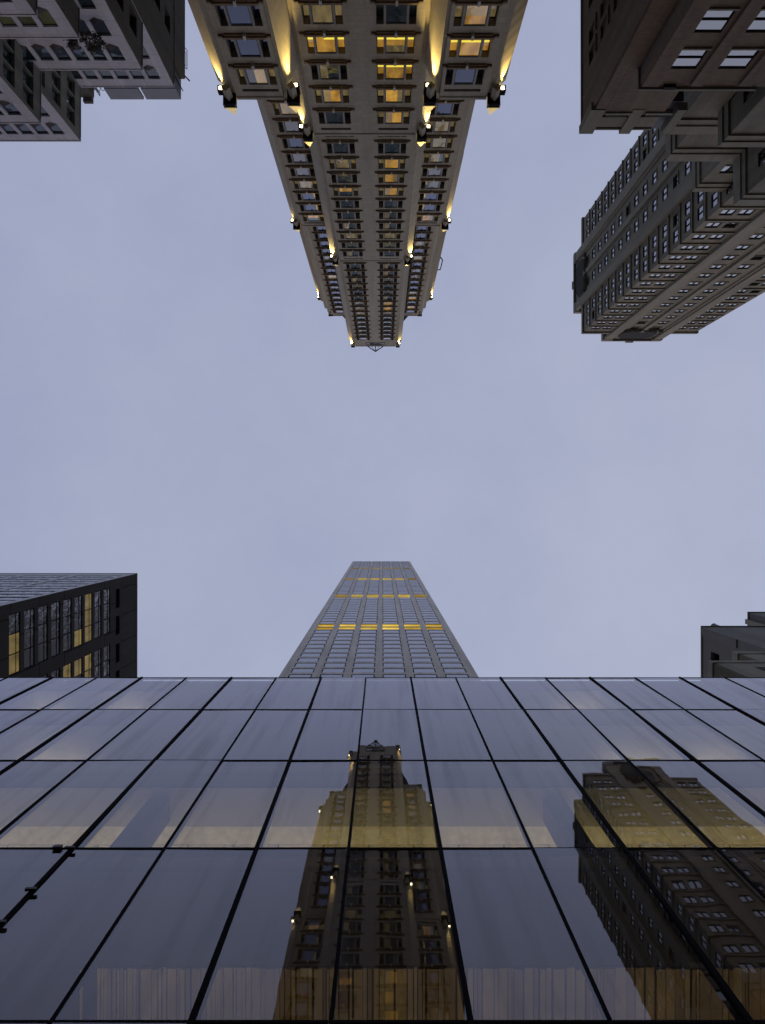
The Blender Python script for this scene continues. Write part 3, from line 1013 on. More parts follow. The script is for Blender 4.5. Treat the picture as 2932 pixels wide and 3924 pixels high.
# ================================================================== SLENDER CONCRETE TOWER (bottom centre)
def build_slender():
    d, Wd, ZT = 24.64, 30.5, 424.0
    xc = -0.6
    root = thing('slender_skyscraper', 'very tall slender grey concrete tower with a grid of square windows and glowing open floors', 'building', (xc, d + 14, 0))
    conc = stone('grey concrete', (0.58, 0.55, 0.52), block=(4.7, 4.72), mortar=0.03, joint=0.85, var=0.05, stain=0.25)
    glassm = window_glass('tower pane', (0.02, 0.022, 0.028), (0.05, 0.055, 0.065), ior=1.5, wobble=0.03, tint=(0.72, 0.75, 0.85))
    lit = window_glass('open floor glow', (0.50, 0.31, 0.04), (0.85, 0.62, 0.13), ior=1.01, emit=1.0, folds=0.6)
    litd = window_glass('open floor shade', (0.26, 0.15, 0.014), (0.42, 0.27, 0.03), ior=1.01, emit=1.0, folds=0.6)
    pitch = 4.82
    cols = [(-2.5 + i) * pitch for i in range(6)]
    ww, hh = 3.6, 3.45
    bands = [(172.0, 181.0), (239.5, 248.5), (304.5, 313.0), (367.0, 375.0)]
    zrows = []
    n0 = 13
    for k in range(n0):
        zrows.append(169.4 - 4.75 * k)
    for (a, b) in zip(bands, bands[1:] + [(ZT + 0.5, 0)]):
        z0, z1 = a[1], b[0]
        n = max(1, round((z1 - z0) / 4.85))
        for k in range(n):
            zrows.append(z0 + (z1 - z0) * (k + 0.5) / n)
    p0, p1 = (xc - Wd / 2, d), (xc + Wd / 2, d)          # faces -Y: outside on the right of +X
    ops, items = [], []
    for c in cols:
        u = c + Wd / 2
        for q in zrows:
            ops.append((u - ww / 2, u + ww / 2, q + CZ - hh / 2, q + CZ + hh / 2, 0.10))
            items.append((xc + c, d, q + CZ, math.pi, 'w'))
        for a, b in bands:
            ops.append((u - ww / 2, u + ww / 2, a + CZ, (a + b) / 2 + CZ - 0.25, 0.5))
            ops.append((u - ww / 2, u + ww / 2, (a + b) / 2 + CZ + 0.25, b + CZ, 0.5))
    mb = MB()
    pts = [p0, p1, (xc + Wd / 2, d + Wd), (xc - Wd / 2, d + Wd)]
    mb.prism(pts, 0, ZT + CZ, conc, {0: ops})
    mb.build('wall', root)
    fr = MB()
    frame_ring(fr, ww, hh, -0.099, -0.03, 0.17, M['black'])
    pn = MB()
    pn.box(-ww / 2 + 0.17, ww / 2 - 0.17, -0.09, -0.05, -hh / 2 + 0.17, hh / 2 - 0.17, glassm)
    place_windows(root, items, {'w': {'': fr, 'pane': pn}}, 96)
    glow = emitter('open floor lamp', (1.0, 0.76, 0.16), 1.5)
    for bi, (a, b) in enumerate(bands):
        for ci, c in enumerate(cols):
            m = MB()
            x0, x1 = xc + c - ww / 2, xc + c + ww / 2
            mid = (a + b) / 2
            k = abs(ci - 2.5)
            for j, (z0, z1) in enumerate(((a, mid - 0.25), (mid + 0.25, b))):
                m.box(x0, x1, d + 0.4, d + 0.49, z0 + CZ, z1 + CZ, (litd if j == 0 and k > 0.9 else lit))
                m.box(x0 + 0.01, x1 - 0.01, d + 0.2, d + 0.399, z1 + CZ - 0.12, z1 + CZ - 0.01, lit if k < 1.9 else litd)
            m.build('lit_opening', root)
    m = MB()
    m.box(xc - Wd / 2 - 0.05, xc + Wd / 2 + 0.05, d - 0.06, d + 0.5, ZT + CZ + 0.002, ZT + CZ + 0.5, conc)
    m.build('coping', root)


# ================================================================== GREY STEPPED OFFICE BLOCK (top left)
def build_grey_office():
    gran = stone('grey granite', (0.52, 0.53, 0.61), block=(2.6, 1.9), mortar=0.022, joint=0.6, var=0.05, stain=0.2)
    gran_s = stone('darker side granite', (0.20, 0.19, 0.165), block=(2.6, 1.9), mortar=0.02, joint=0.7, var=0.06, stain=0.4)  # side walls get a darker granite than the fronts
    brown = stone('dark brown brick', (0.10, 0.088, 0.075), block=(0.6, 0.2), mortar=0.012, var=0.1, stain=0.3)
    root = thing('stepped_office_block', 'grey granite office block stepping back floor by floor like a staircase', 'building', (-45, -55, 0))
    g_pane = window_glass('office pane', (0.015, 0.025, 0.03), (0.04, 0.06, 0.07), ior=1.22, folds=1.0, wobble=0.05)
    g_pane2 = window_glass('office side pane', (0.005, 0.008, 0.008), (0.02, 0.04, 0.032), ior=1.4, folds=0.8)
    g_olive = window_glass('olive lit pane', (0.022, 0.021, 0.008), (0.055, 0.052, 0.02), ior=1.3, folds=0.8, emit=0.6)
    FH = 3.4
    d3 = 42.0
    Z3 = HY(330, d3)
    def corner(x, y, d):
        Zt = HY(y, d)
        return S(x, y)[0] * Zt, d, Zt
    tiers = [corner(666.7, 330, d3), corner(544, 264.4, 38.0), corner(301, 142.5, 35.8), corner(138, 55, 34.0)]
    low = [corner(307, 538, 36.7), corner(154, 469, 33.6)]
    dk = plain('shade-toned sill soffit', (0.13, 0.12, 0.135), 0.9)  # shadow below the windows put into this dark colour
    items = []
    W, Hh, pit = 1.14, 2.0, 1.49
    protos = {}
    for key, gm in (('w', g_pane), ('o', g_olive)):
        fr = MB()
        fr.box(-W / 2, W / 2, -0.22, -0.14, Hh / 2 - 0.06, Hh / 2, M['bronze'])
        fr.box(-W / 2, W / 2, -0.22, -0.14, -Hh / 2, -Hh / 2 + 0.05, M['bronze'])
        for s in (-1, 1):
            fr.box(s * (W / 2 - 0.05), s * W / 2, -0.22, -0.14, -Hh / 2 + 0.05, Hh / 2 - 0.06, M['bronze'])
        pn = MB()
        pn.box(-W / 2 + 0.04, W / 2 - 0.04, -0.2, -0.17, -Hh / 2 + 0.05, Hh / 2 - 0.06, gm)
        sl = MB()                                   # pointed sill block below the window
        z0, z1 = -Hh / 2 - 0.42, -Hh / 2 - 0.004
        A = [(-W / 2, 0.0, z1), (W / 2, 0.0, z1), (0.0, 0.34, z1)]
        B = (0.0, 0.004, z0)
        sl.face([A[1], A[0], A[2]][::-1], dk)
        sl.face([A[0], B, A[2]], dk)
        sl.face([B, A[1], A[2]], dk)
        protos[key] = {'': fr, 'pane': pn, 'sill': sl}
    WS, HS = 4.3, 1.95
    fr = MB()
    fr.box(-WS / 2, WS / 2, -0.44, -0.4, -HS / 2, HS / 2, M['void'])
    for t in (-0.72, 0.72):
        fr.box(t - 0.08, t + 0.08, -0.35, -0.04, -HS / 2, HS / 2, gran_s)
    pn = MB()
    for t0, t1 in ((-WS / 2 + 0.05, -0.81), (-0.63, 0.63), (0.81, WS / 2 - 0.05)):
        pn.box(t0, t1, -0.33, -0.3, -HS / 2 + 0.04, HS / 2 - 0.04, g_pane2)
    protos['s'] = {'': fr, 'pane': pn}
    fr = MB()
    fr.box(-0.9, 0.9, -0.6, -0.5, -0.95, 0.95, M['void'])
    pn = MB()
    pn.box(-0.8, 0.2, -0.49, -0.46, -0.9, 0.9, g_pane2)
    protos['d'] = {'': fr, 'pane': pn}

    def tier(xr, d, zt, xl, back, nwin, rows, front_m, side_m, side=None, olive=()):
        p = [(xr, -d), (xl, -d), (xl, -back), (xr, -back)]
        ops = {0: [], 3: []}
        for r in range(rows):
            zc = zt + CZ - 2.25 - FH * r
            for i in range(nwin):
                u = 0.95 + W / 2 + i * pit
                ops[0].append((u - W / 2, u + W / 2, zc - Hh / 2, zc + Hh / 2, 0.24))
                items.append((xr - u, -d, zc, 0, 'o' if r in olive else 'w'))
        L = back - d
        if side:
            kind, us, nr, z_first = side
            ws, hs = (WS, HS) if kind == 's' else (1.8, 1.9)
            for r in range(nr):
                zc = zt + CZ - z_first - FH * r
                for u in us:
                    if u + ws / 2 < L - 0.2:
                        uu = L - u                     # segment 3 runs from the back to the front
                        ops[3].append((uu - ws / 2, uu + ws / 2, zc - hs / 2, zc + hs / 2, 0.46 if kind == 's' else 0.62))
                        items.append((xr, -d - u, zc, -math.pi / 2, kind))
        mb = MB()
        mb.facade(p[0], p[1], 0, zt + CZ, ops[0], front_m)
        mb.facade(p[3], p[0], 0, zt + CZ, ops[3], side_m)
        mb.facade(p[1], p[2], 0, zt + CZ, [], front_m)
        mb.facade(p[2], p[3], 0, zt + CZ, [], side_m)
        mb.face([(q[0], q[1], zt + CZ) for q in p], front_m)
        mb.build('wall', root)
        c = MB()
        c.box(xl, xr + 0.05, -d - 0.35, -d + 0.06, zt + CZ + 0.002, zt + CZ + 0.14, front_m)
        c.box(xr - 0.35, xr + 0.05, -back, -d - 0.352, zt + CZ + 0.002, zt + CZ + 0.14, side_m)
        c.build('coping', root)

    XL = -75
    (x3, dd3, z3), (x2, dd2, z2), (x1, dd1, z1), (x0, dd0, z0) = tiers
    tier(x3, dd3, z3, XL, 70, 8, 3, gran, brown, ('d', (5.0, 8.6, 12.2, 15.8, 19.4, 23), 6, 2.4))
    tier(x2, dd2, z2, XL, 69, 8, 3, gran, brown, ('d', (2.6,), 4, 2.4))
    tier(x1, dd1, z1, XL, 68, 6, 3, gran, brown, None, (0, 1))
    tier(x0, dd0, z0, XL, 67, 6, 3, gran, brown)
    (a2, e2, w2), (a1, e1, w1) = low
    tier(a2, e2, w2, XL, 66, 9, 3, gran, gran_s, ('s', (2.85,), 4, 2.3))
    tier(a1, e1, w1, XL, 65, 8, 3, gran, gran_s, ('s', (2.5,), 3, 2.3))
    place_windows(root, items, protos, 100)
    # penthouse flush with the brown flank
    sx, sy = S(710, 303)
    zp = x3 / sx
    m = MB()
    m.box(XL, x3 - 0.02, -70, sy * zp, z3 + CZ + 0.16, zp + CZ, brown)
    m.build('penthouse', root)
    # rooftop plant screen in two bands with a gap
    scr = plain('grey screen panels', (0.17, 0.18, 0.21), 0.5, var=0.12, scale=0.6)
    zs = z3 + 5.2
    ys = S(600, 379)[1] * zs
    xs = [S(px, 379)[0] * zs for px in (425, 552, 562, 694)]
    for i in (0, 2):
        m = MB()
        m.box(xs[i], xs[i + 1], ys - 0.25, ys, z3 + CZ + 0.16, z3 + CZ + 3.0, scr)
        m.box(xs[i], xs[i + 1], ys - 0.2, ys + 0.06, z3 + CZ + 3.08, zs + CZ, scr)
        m.box(xs[i] + 0.2, xs[i + 1] - 0.2, ys - 0.16, ys - 0.06, z3 + CZ + 3.0, z3 + CZ + 3.08, M['black'])
        m.build('plant_screen', root)
    m = MB()
    m.box(xs[3] - 0.3, xs[3], -70, ys - 0.26, z3 + CZ + 0.17, zs + CZ, scr)
    for i in range(4):
        m.tube([(xs[3] - 0.1, ys - 1 - 2 * i, z3 + CZ), (xs[3] + 0.12, ys - 1 - 2 * i, zs + CZ + 0.3)], 0.05, M['black'])
    m.build('plant_screen', root)
    m = MB()
    for i in range(5):
        xx = xs[0] - 0.3 - i * 0.55
        m.tube([(xx, ys, z3 + CZ + 0.1), (xx, ys, z3 + CZ + 3.6 + (i % 2) * 0.3), (xx + 0.15, ys - 0.3, z3 + CZ + 4.0), (xx + 0.3, ys - 0.6, z3 + CZ + 3.6), (xx + 0.3, ys - 0.6, z3 + CZ + 0.1)], 0.035, M['frame_grey'])
    m.build('roof_ladder', root)
    # small brick bulkhead behind the front wing
    zb = w2 + 4.5
    c0, c1 = S(310, 398), S(368, 340)
    m = MB()
    m.box(c0[0] * zb, c1[0] * zb, c1[1] * zb, c0[1] * zb - 0.4, w2 + CZ + 0.16, zb + CZ - 0.5, brown)
    m.box(c0[0] * zb + 0.4, c1[0] * zb - 0.25, c1[1] * zb, c0[1] * zb, zb + CZ - 0.498, zb + CZ, brown)
    m.tube([(c1[0] * zb + 0.3, c1[1] * zb + 0.3, w2 + CZ), (c1[0] * zb + 0.3, c1[1] * zb + 0.3, zb + CZ + 0.3), (c1[0] * zb + 0.3, c0[1] * zb - 1, zb + CZ + 0.3), (c1[0] * zb + 0.3, c0[1] * zb - 1, w2 + CZ)], 0.05, M['black'])
    m.build('bulkhead', root)
    # guard rail and pole on the edge of the flank
    m = MB()
    xr = x3 + 0.16
    m.tube([(x3, -48.2, zp + CZ - 0.5), (xr, -48.2, zp + CZ + 0.1), (xr, -46.2, zp + CZ + 0.1), (x3, -46.2, zp + CZ - 0.5)], 0.035, M['black'])
    m.tube([(x3, -47.9, zp + CZ - 0.3), (xr - 0.1, -47.9, zp + CZ), (xr - 0.1, -46.5, zp + CZ), (x3, -46.5, zp + CZ - 0.3)], 0.025, M['black'])
    m.build('guard_rail', root)
    m = MB()
    e0_ = S(710, 295)
    e1_ = S(727, 309)
    m.tube([(e0_[0] * zp, e0_[1] * zp, zp + CZ - 0.2), (e1_[0] * zp, e1_[1] * zp, zp + CZ + 0.1)], 0.07, M['black'])
    m.build('roof_pole', root)
    # ---- a potted shrub leaning over the terrace corner
    sx, sy = S(312, 152)
    zt = z1 + 1.0
    px, py = sx * zt, sy * zt
    leaf_m = plain('dark leaves', (0.035, 0.038, 0.026), 0.7, var=0.5, scale=6)
    bark = plain('bark', (0.06, 0.045, 0.03), 0.9)
    sroot = thing('terrace_shrub', 'dark bushy shrub hanging over the corner of a grey granite terrace', 'plant', (px, py, z1 + CZ + 0.14))
    rnd = random.Random(3)
    tr = MB()
    cr = MB()
    b = Vector((px - 0.4, py - 0.6, z1 + CZ + 0.14))
    for k in range(7):
        tip = Vector((px + rnd.uniform(-1.3, 1.2), py + rnd.uniform(-1.2, 0.9), z1 + CZ + rnd.uniform(0.7, 2.0)))
        mid = b.lerp(tip, 0.5) + Vector((0, 0, 0.35))
        tr.tube([b, mid, tip], 0.035, bark, 5)
        for j in range(85):
            c = tip + Vector((rnd.gauss(0, 0.22), rnd.gauss(0, 0.22), rnd.gauss(0, 0.22)))
            u = Vector((rnd.gauss(0, 1), rnd.gauss(0, 1), rnd.gauss(0, 1))).normalized() * 0.13
            w = u.orthogonal().normalized() * 0.05
            cr.face([c - u, c + w, c + u, c - w], leaf_m)
    tr.build('trunk', sroot)
    cr.build('crown', sroot)


# ================================================================== STONE SETBACK BUILDINGS (top right)
def two_light(W, Hh, gm, lm, split='h', rec=0.14):
    """a sash window: two panes one above the other (split h) or side by side (v)"""
    fr = MB()
    fr.box(-W / 2, W / 2, -rec - 0.06, -rec - 0.03, -Hh / 2, Hh / 2, M['void'])
    t = 0.06
    frame_ring(fr, W, Hh, -rec - 0.03, -rec + 0.05, t, lm)
    if split == 'h':
        fr.box(-W / 2 + t, W / 2 - t, -rec - 0.03, -rec + 0.06, -0.07, 0.07, lm)
    else:
        fr.box(-0.09, 0.09, -rec - 0.03, -rec + 0.06, -Hh / 2 + t, Hh / 2 - t, lm)
    pn = MB()
    if split == 'h':
        pn.box(-W / 2 + t, W / 2 - t, -rec - 0.02, -rec, -Hh / 2 + t, -0.07, gm)
        pn.box(-W / 2 + t, W / 2 - t, -rec - 0.02, -rec + 0.03, 0.07, Hh / 2 - t, gm)
    else:
        pn.box(-W / 2 + t, -0.09, -rec - 0.02, -rec, -Hh / 2 + t, Hh / 2 - t, gm)
        pn.box(0.09, W / 2 - t, -rec - 0.02, -rec, -Hh / 2 + t, Hh / 2 - t, gm)
    sl = MB()
    sl.box(-W / 2 - 0.1, W / 2 + 0.1, -0.02, 0.13, -Hh / 2 - 0.16, -Hh / 2 - 0.003, lm if False else M['olive_trim'])
    return {'': fr, 'pane': pn, 'sill': sl}


def build_right():
    olive = stone('olive grey limestone', (0.19, 0.178, 0.138), block=(1.4, 0.6), mortar=0.012, joint=0.75, var=0.06, stain=0.35)
    M['olive_trim'] = stone('limestone trim', (0.205, 0.194, 0.152), block=(2.5, 3.0), mortar=0.01, joint=0.8, var=0.05, stain=0.25)
    trim = M['olive_trim']
    brown = stone('brown brick', (0.17, 0.125, 0.088), block=(0.5, 0.17), mortar=0.01, joint=0.8, var=0.12, stain=0.35)
    g_sky = window_glass('sash pane', (0.02, 0.022, 0.03), (0.06, 0.065, 0.08), ior=2.1, wobble=0.05, folds=1)
    g_dk = window_glass('dim sash pane', (0.008, 0.008, 0.008), (0.03, 0.03, 0.03), ior=1.5, folds=1)
    g_warm = window_glass('pale blind pane', (0.32, 0.27, 0.17), (0.5, 0.45, 0.32), ior=1.5, emit=0.5, folds=1)
    # ------------------------------------------------ the tower behind
    root = thing('setback_stone_tower', 'olive grey stone skyscraper tower with paired windows, broad piers and dark crests on its roofline', 'building', (53, -50, 0))
    items = []
    protos = {'s': two_light(1.75, 2.15, g_sky, M['black'], 'v'), 'd': two_light(1.75, 2.15, g_dk, M['black'], 'v', 0.3),
              'b': two_light(2.0, 2.3, g_sky, M['black'], 'h'), 'k': two_light(1.5, 2.2, g_dk, M['black'], 'v'), 'p': two_light(2.0, 2.3, g_warm, M['black'], 'h')}
    ZT, D0, X0, X1, D1 = 166.0, 38.3, 42.0, 65.6, 61.9
    FH = 4.45
    zrow = [162.9 - FH * k for k in range(22)]
    cc = [1.7, 4.05, 9.6, 13.9, 19.55, 21.9]               # window columns, from the corner that faces the street
    WW, HW = 1.75, 2.15
    Lf = X1 - X0
    ops_f = [(Lf - c - WW / 2, Lf - c + WW / 2, q + CZ - HW / 2, q + CZ + HW / 2, 0.42) for c in cc for q in zrow]
    ops_s = [(c - WW / 2, c + WW / 2, q + CZ - HW / 2, q + CZ + HW / 2, 0.42) for c in cc for q in zrow]
    mb = MB()
    P = [(X1, -D0), (X0, -D0), (X0, -D1), (X1, -D1)]
    mb.prism(P, 0, ZT + CZ, olive, {0: ops_f, 1: ops_s})
    mb.build('wall', root)
    for q in zrow:
        for ci, c in enumerate(cc):
            items.append((X0 + c, -D0, q + CZ, 0, 'd' if random.random() < 0.06 else 's'))
            items.append((X0, -D0 - c, q + CZ, math.pi / 2, 'd' if random.random() < 0.10 else 's'))
    # piers on both faces
    def pier(a, b, pr, zt):
        m = MB()
        m.box(X0 + a, X0 + b, -D0 + 0.002, -D0 + pr, 0, zt + CZ, trim)
        m.build('pier', root)
        m = MB()
        m.box(X0 - pr, X0 - 0.002, -D0 - b, -D0 - a, 0, zt + CZ, trim)
        m.build('pier', root)
    pier(5.6, 7.3, 0.55, ZT + 5.0)
    pier(16.3, 18.0, 0.55, ZT + 5.0)
    pier(11.35, 12.1, 0.40, ZT - 1)
    pier(7.3, 7.75, 0.25, ZT - 1)
    pier(15.85, 16.3, 0.25, ZT - 1)
    # belt courses wrap the corner bays at each floor, with spandrel ledges across the centre bay
    for q in zrow:
        zb = q + CZ - HW / 2 - 0.95
        m = MB()
        m.box(X0 - 0.22, X0 + 5.6, -D0 + 0.003, -D0 + 0.22, zb, zb + 0.34, trim)
        m.box(X0 - 0.22, X0 - 0.003, -D0 - 5.6, -D0 + 0.003, zb, zb + 0.34, trim)
        m.build('belt_course', root)
        m = MB()
        m.box(X0 + 18.0, X1 - 0.4, -D0 + 0.003, -D0 + 0.22, zb, zb + 0.34, trim)
        m.build('belt_course', root)
        m = MB()
        m.box(X0 - 0.22, X0 - 0.003, -D1, -D0 - 18.0, zb, zb + 0.34, trim)
        m.build('belt_course', root)
    # parapets: low on the corner bays, raised over the centre with a dark carved crest
    m = MB()
    m.box(X0 - 0.3, X0 + 5.6, -D0 - 0.6, -D0 + 0.3, ZT + CZ + 0.003, ZT + CZ + 1.0, trim)
    m.box(X0 + 18.0, X1 + 0.3, -D0 - 0.6, -D0 + 0.3, ZT + CZ + 0.003, ZT + CZ + 1.0, trim)
    m.box(X0 - 0.3, X0 + 0.6, -D0 - 5.6, -D0 - 0.602, ZT + CZ + 0.003, ZT + CZ + 1.0, trim)
    m.box(X0 - 0.3, X0 + 0.6, -D1 - 0.3, -D0 - 18.0, ZT + CZ + 0.003, ZT + CZ + 1.0, trim)
    m.build('parapet', root)

    def crest(front):
        # works in (u along the face, o outward, z)
        T = (lambda u, o, zz: (X0 + u, -D0 + o, zz)) if front else (lambda u, o, zz: (X0 - o, -D0 - u, zz))
        m = MB()
        def bx(u0, u1, o0, o1, z0, z1, mat):
            a, b = T(u0, o0, z0), T(u1, o1, z1)
            m.box(a[0], b[0], a[1], b[1], z0, z1, mat)
        zb = ZT + CZ
        bx(7.31, 16.29, -1.6, -0.004, zb + 0.002, zb + 6.607, trim)
        bx(5.4, 7.5, -1.2, 0.62, zb + 5.0, zb + 6.6, trim)
        bx(16.1, 18.2, -1.2, 0.62, zb + 5.0, zb + 6.6, trim)
        bx(5.6, 18.0, 0.0, 0.5, zb + 6.61, zb + 7.2, trim)
        bx(11.0, 12.6, -0.3, 0.62, zb + 7.21, zb + 8.0, trim)
        o = [(8.2, zb + 0.6), (9.6, zb - 1.0), (14.0, zb - 1.0), (15.4, zb + 0.6), (15.4, zb + 3.6), (14.4, zb + 5.3), (9.2, zb + 5.3), (8.2, zb + 3.6)]
        fp = [T(u, 0.32, zz) for u, zz in o]
        bp = [T(u, 0.004, zz) for u, zz in o]
        m.face(fp if front else fp[::-1], M['void'])
        for i in range(8):
            j = (i + 1) % 8
            m.face([fp[i], fp[j], bp[j], bp[i]], trim)
        rnd = random.Random(5)
        for k in range(26):                         # carved garland under the crest
            u = 8.0 + 7.6 * k / 25
            zz = zb - 1.5 - 0.9 * math.sin(math.pi * k / 25) + rnd.uniform(-0.3, 0.3)
            c = T(u, 0.2, zz)
            m.cone(c[0], c[1], rnd.uniform(0.25, 0.45), zz - 0.35, zz + 0.35, 6, trim, rnd.random(), 0.12)
        m.build('crest', root)
    crest(True)
    crest(False)

    # ------------------------------------------------ lower setbacks that climb to the tower
    def setback(own, its, x0, x1, d, zt, back, wall_m, cols, nrow, var, side_cols=(), top=3.6, fh=4.2, band=2.5, band_m=None, svar='k'):
        p = [(x1, -d), (x0, -d), (x0, -back), (x1, -back)]
        hb = zt + CZ - band
        ops = {0: [], 1: []}
        wsz = {'b': (2.0, 2.3), 's': (1.75, 2.15), 'd': (1.75, 2.15), 'k': (1.5, 2.2), 'p': (2.0, 2.3)}
        for r in range(nrow):
            zc = zt + CZ - band - top - fh * r
            for c in cols:
                w, h = wsz[var]
                u = (x1 - x0) - c
                ops[0].append((u - w / 2, u + w / 2, zc - h / 2, zc + h / 2, 0.42))
                its.append((x0 + c, -d, zc, 0, var))
            for c in side_cols:
                w, h = wsz[svar]
                ops[1].append((c - w / 2, c + w / 2, zc - h / 2, zc + h / 2, 0.42))
                its.append((x0, -d - c, zc, math.pi / 2, svar))
        m = MB()
        m.prism(p, 0, zt + CZ - 0.01, wall_m, ops)
        m.build('wall', own)
        m = MB()
        bm = band_m or trim
        e = 0.20
        m.box(x0 - e, x1, -d + 0.003, -d + e, hb, zt + CZ + 0.12, bm)
        m.box(x0 - e, x0 - 0.003, -back, -d + 0.002, hb, zt + CZ + 0.12, bm)
        m.box(x0 - e - 0.14, x1, -d + e, -d + e + 0.14, hb + 0.9, hb + 1.15, bm)
        m.box(x0 - e - 0.14, x0 - e, -back, -d + e, hb + 0.9, hb + 1.15, bm)
        m.build('parapet', own)

    def corner(x, y, Z):
        sx, sy = S(x, y)
        return sx * Z, -sy * Z
    xa, da = corner(2558, 610, 88)
    xb_, db = corner(2818.9, 780, 88)
    setback(root, items, xa, 66, da, 88, 62, olive, (4.2,), 4, 's', (3.0, 6.5, 10, 13.5, 17), band=2.8)
    setback(root, items, xb_, 66, db, 88, da + 1, olive, (3.2, 6.9, 10.6, 14.3), 4, 'b', (2.4,), band=2.8)
    xc, dc = corner(2659.4, 727.6, 98)
    setback(root, items, xc, 42.0, dc, 98, 61, olive, (1.9,), 2, 's', (3.0, 6.5, 10, 13.5, 17), band=2.2)
    x0_, d0_ = corner(2576, 505, 75)
    setback(root, items, x0_, 60, d0_, 75, 60, olive, (3.9, 7.6), 4, 'b', (3.0, 6.5, 10, 13.5), band=2.6)
    x1_, d1_ = corner(2762, 553, 71.5)
    setback(root, items, x1_, 60, d1_, 71.5, 60, olive, (3.6, 7.2, 10.8), 5, 'b', (2.0,), band=2.0)
    place_windows(root, items, protos, 100)
    # dark roof tank that shows between the two blocks
    # ------------------------------------------------ the brown block in front
    r2 = thing('brown_brick_block', 'brown brick apartment block with stepped corner and two pane sash windows below the stone tower', 'building', (30, -50, 0))
    it2 = []
    d2 = 33.0
    Zb = HY(485, d2)
    xq, dq = corner(2233, 485, Zb)
    tiers = [(xq, dq, Zb)]
    for (px, py, zz) in ((2273, 438, Zb - 2.6), (2320, 427, Zb - 3.1), (2454.6, 332, Zb - 9.4)):
        a, b = corner(px, py, zz)
        tiers.append((a, b, zz))
    XR = corner(2497, 470, Zb)[0]
    protos2 = {'b': two_light(1.95, 2.45, g_sky, M['black'], 'h'), 'k': two_light(1.2, 2.3, g_dk, M['black'], 'v', 0.42), 'r': two_light(1.2, 2.3, g_sky, M['black'], 'v', 0.42)}

    def brick_tier(k, back, cols, side_cols, nrow, wall_m, zfirst, fh=4.25):
        x0, d, zt = tiers[k]
        x1 = XR + (4.5 if k == 3 else 0) + 0.02 * k
        p = [(x1, -d), (x0, -d), (x0, -back), (x1, -back)]
        ops = {0: [], 1: []}
        for r in range(nrow):
            zc = zt + CZ - zfirst - fh * r
            for c in cols:
                u = x1 - c
                ops[0].append((u - 0.975, u + 0.975, zc - 1.225, zc + 1.225, 0.44))
                it2.append((c, -d, zc, 0, 'b'))
            for c in side_cols:
                ops[1].append((c - 0.6, c + 0.6, zc - 1.15, zc + 1.15, 0.5))
                it2.append((x0, -d - c, zc, math.pi / 2, 'r' if (r + int(c)) % 3 == 0 else 'k'))
        m = MB()
        m.prism(p, 0, zt + CZ, wall_m, ops)
        m.build('wall', r2)
    brick_tier(0, 62, (), (4.5, 6.2, 9.2, 10.9, 14.0, 15.7, 19, 21), 5, brown, 3.2, 3.5)
    brick_tier(1, 40, (), (), 0, brown, 3)
    brick_tier(2, 38, (), (), 0, brown, 3)
    x3, d3, z3 = tiers[3]
    brick_tier(3, 36, (21.0, 24.5, 28.0), (), 7, brown, z3 - 54.6, 4.2)
    # stone parapet with raised blocks
    x0, d, zt = tiers[0]
    m = MB()
    m.box(x0 - 0.12, XR, -d + 0.003, -d + 0.16, zt + CZ - 1.9, zt + CZ - 0.25, trim)
    m.box(x0 - 0.12, XR, -d - 0.4, -d + 0.2, zt + CZ + 0.003, zt + CZ + 0.22, trim)
    m.box(x0 - 0.12, x0 + 0.4, -62, -d - 0.402, zt + CZ + 0.003, zt + CZ + 0.22, trim)
    for a, b in ((0.0, 1.0), (3.4, 4.15), (7.0, 7.6)):
        m.box(x0 - 0.16 + a, x0 + b, -d - 0.3, -d + 0.34, zt + CZ - 3.4, zt + CZ + 0.6, trim)
    m.build('parapet', r2)
    m = MB()
    for a, b in ((1.35, 3.1), (4.6, 6.4)):
        m.box(x0 + a, x0 + b, -d + 0.161, -d + 0.18, zt + CZ - 2.35, zt + CZ - 2.0, M['void'])
        m.box(x0 + a - 0.2, x0 + b + 0.2, -d + 0.004, -d + 0.40, zt + CZ - 3.0, zt + CZ - 2.7, trim)
    m.build('louvre', r2)
    # pilasters of the lower tier, its coping and small vents
    for a, b, pr in ((x3 - 0.05, x3 + 1.15, 0.28), (22.3, 23.2, 0.26), (25.8, 26.7, 0.26), (29.3, 30.2, 0.26)):
        m = MB()
        m.box(a, b, -d3 + 0.003, -d3 + pr, 0, z3 + CZ - 0.5, brown)
        m.build('pilaster', r2)
    m = MB()
    m.box(x3 - 0.15, XR + 4.5, -d3 - 0.4, -d3 + 0.2, z3 + CZ + 0.003, z3 + CZ + 0.25, trim)
    m.box(x3 - 0.15, x3 + 0.4, -36, -d3 - 0.402, z3 + CZ + 0.003, z3 + CZ + 0.25, trim)
    m.box(x3 + 1.6, x3 + 2.5, -d3 + 0.003, -d3 + 0.25, z3 + CZ - 0.35, z3 + CZ - 0.002, M['void'])
    m.build('coping', r2)
    place_windows(r2, it2, protos2, 100)
    m = MB()
    tx, td = corner(2512, 492, Zb + 1)
    m.box(XR + 0.02, XR + 1.6, -dq - 2.0, -dq - 0.6, Zb + CZ - 3, Zb + CZ + 1.6, plain('dark blue roof housing', (0.03, 0.03, 0.05), 0.6))
    m.build('roof_housing', r2)


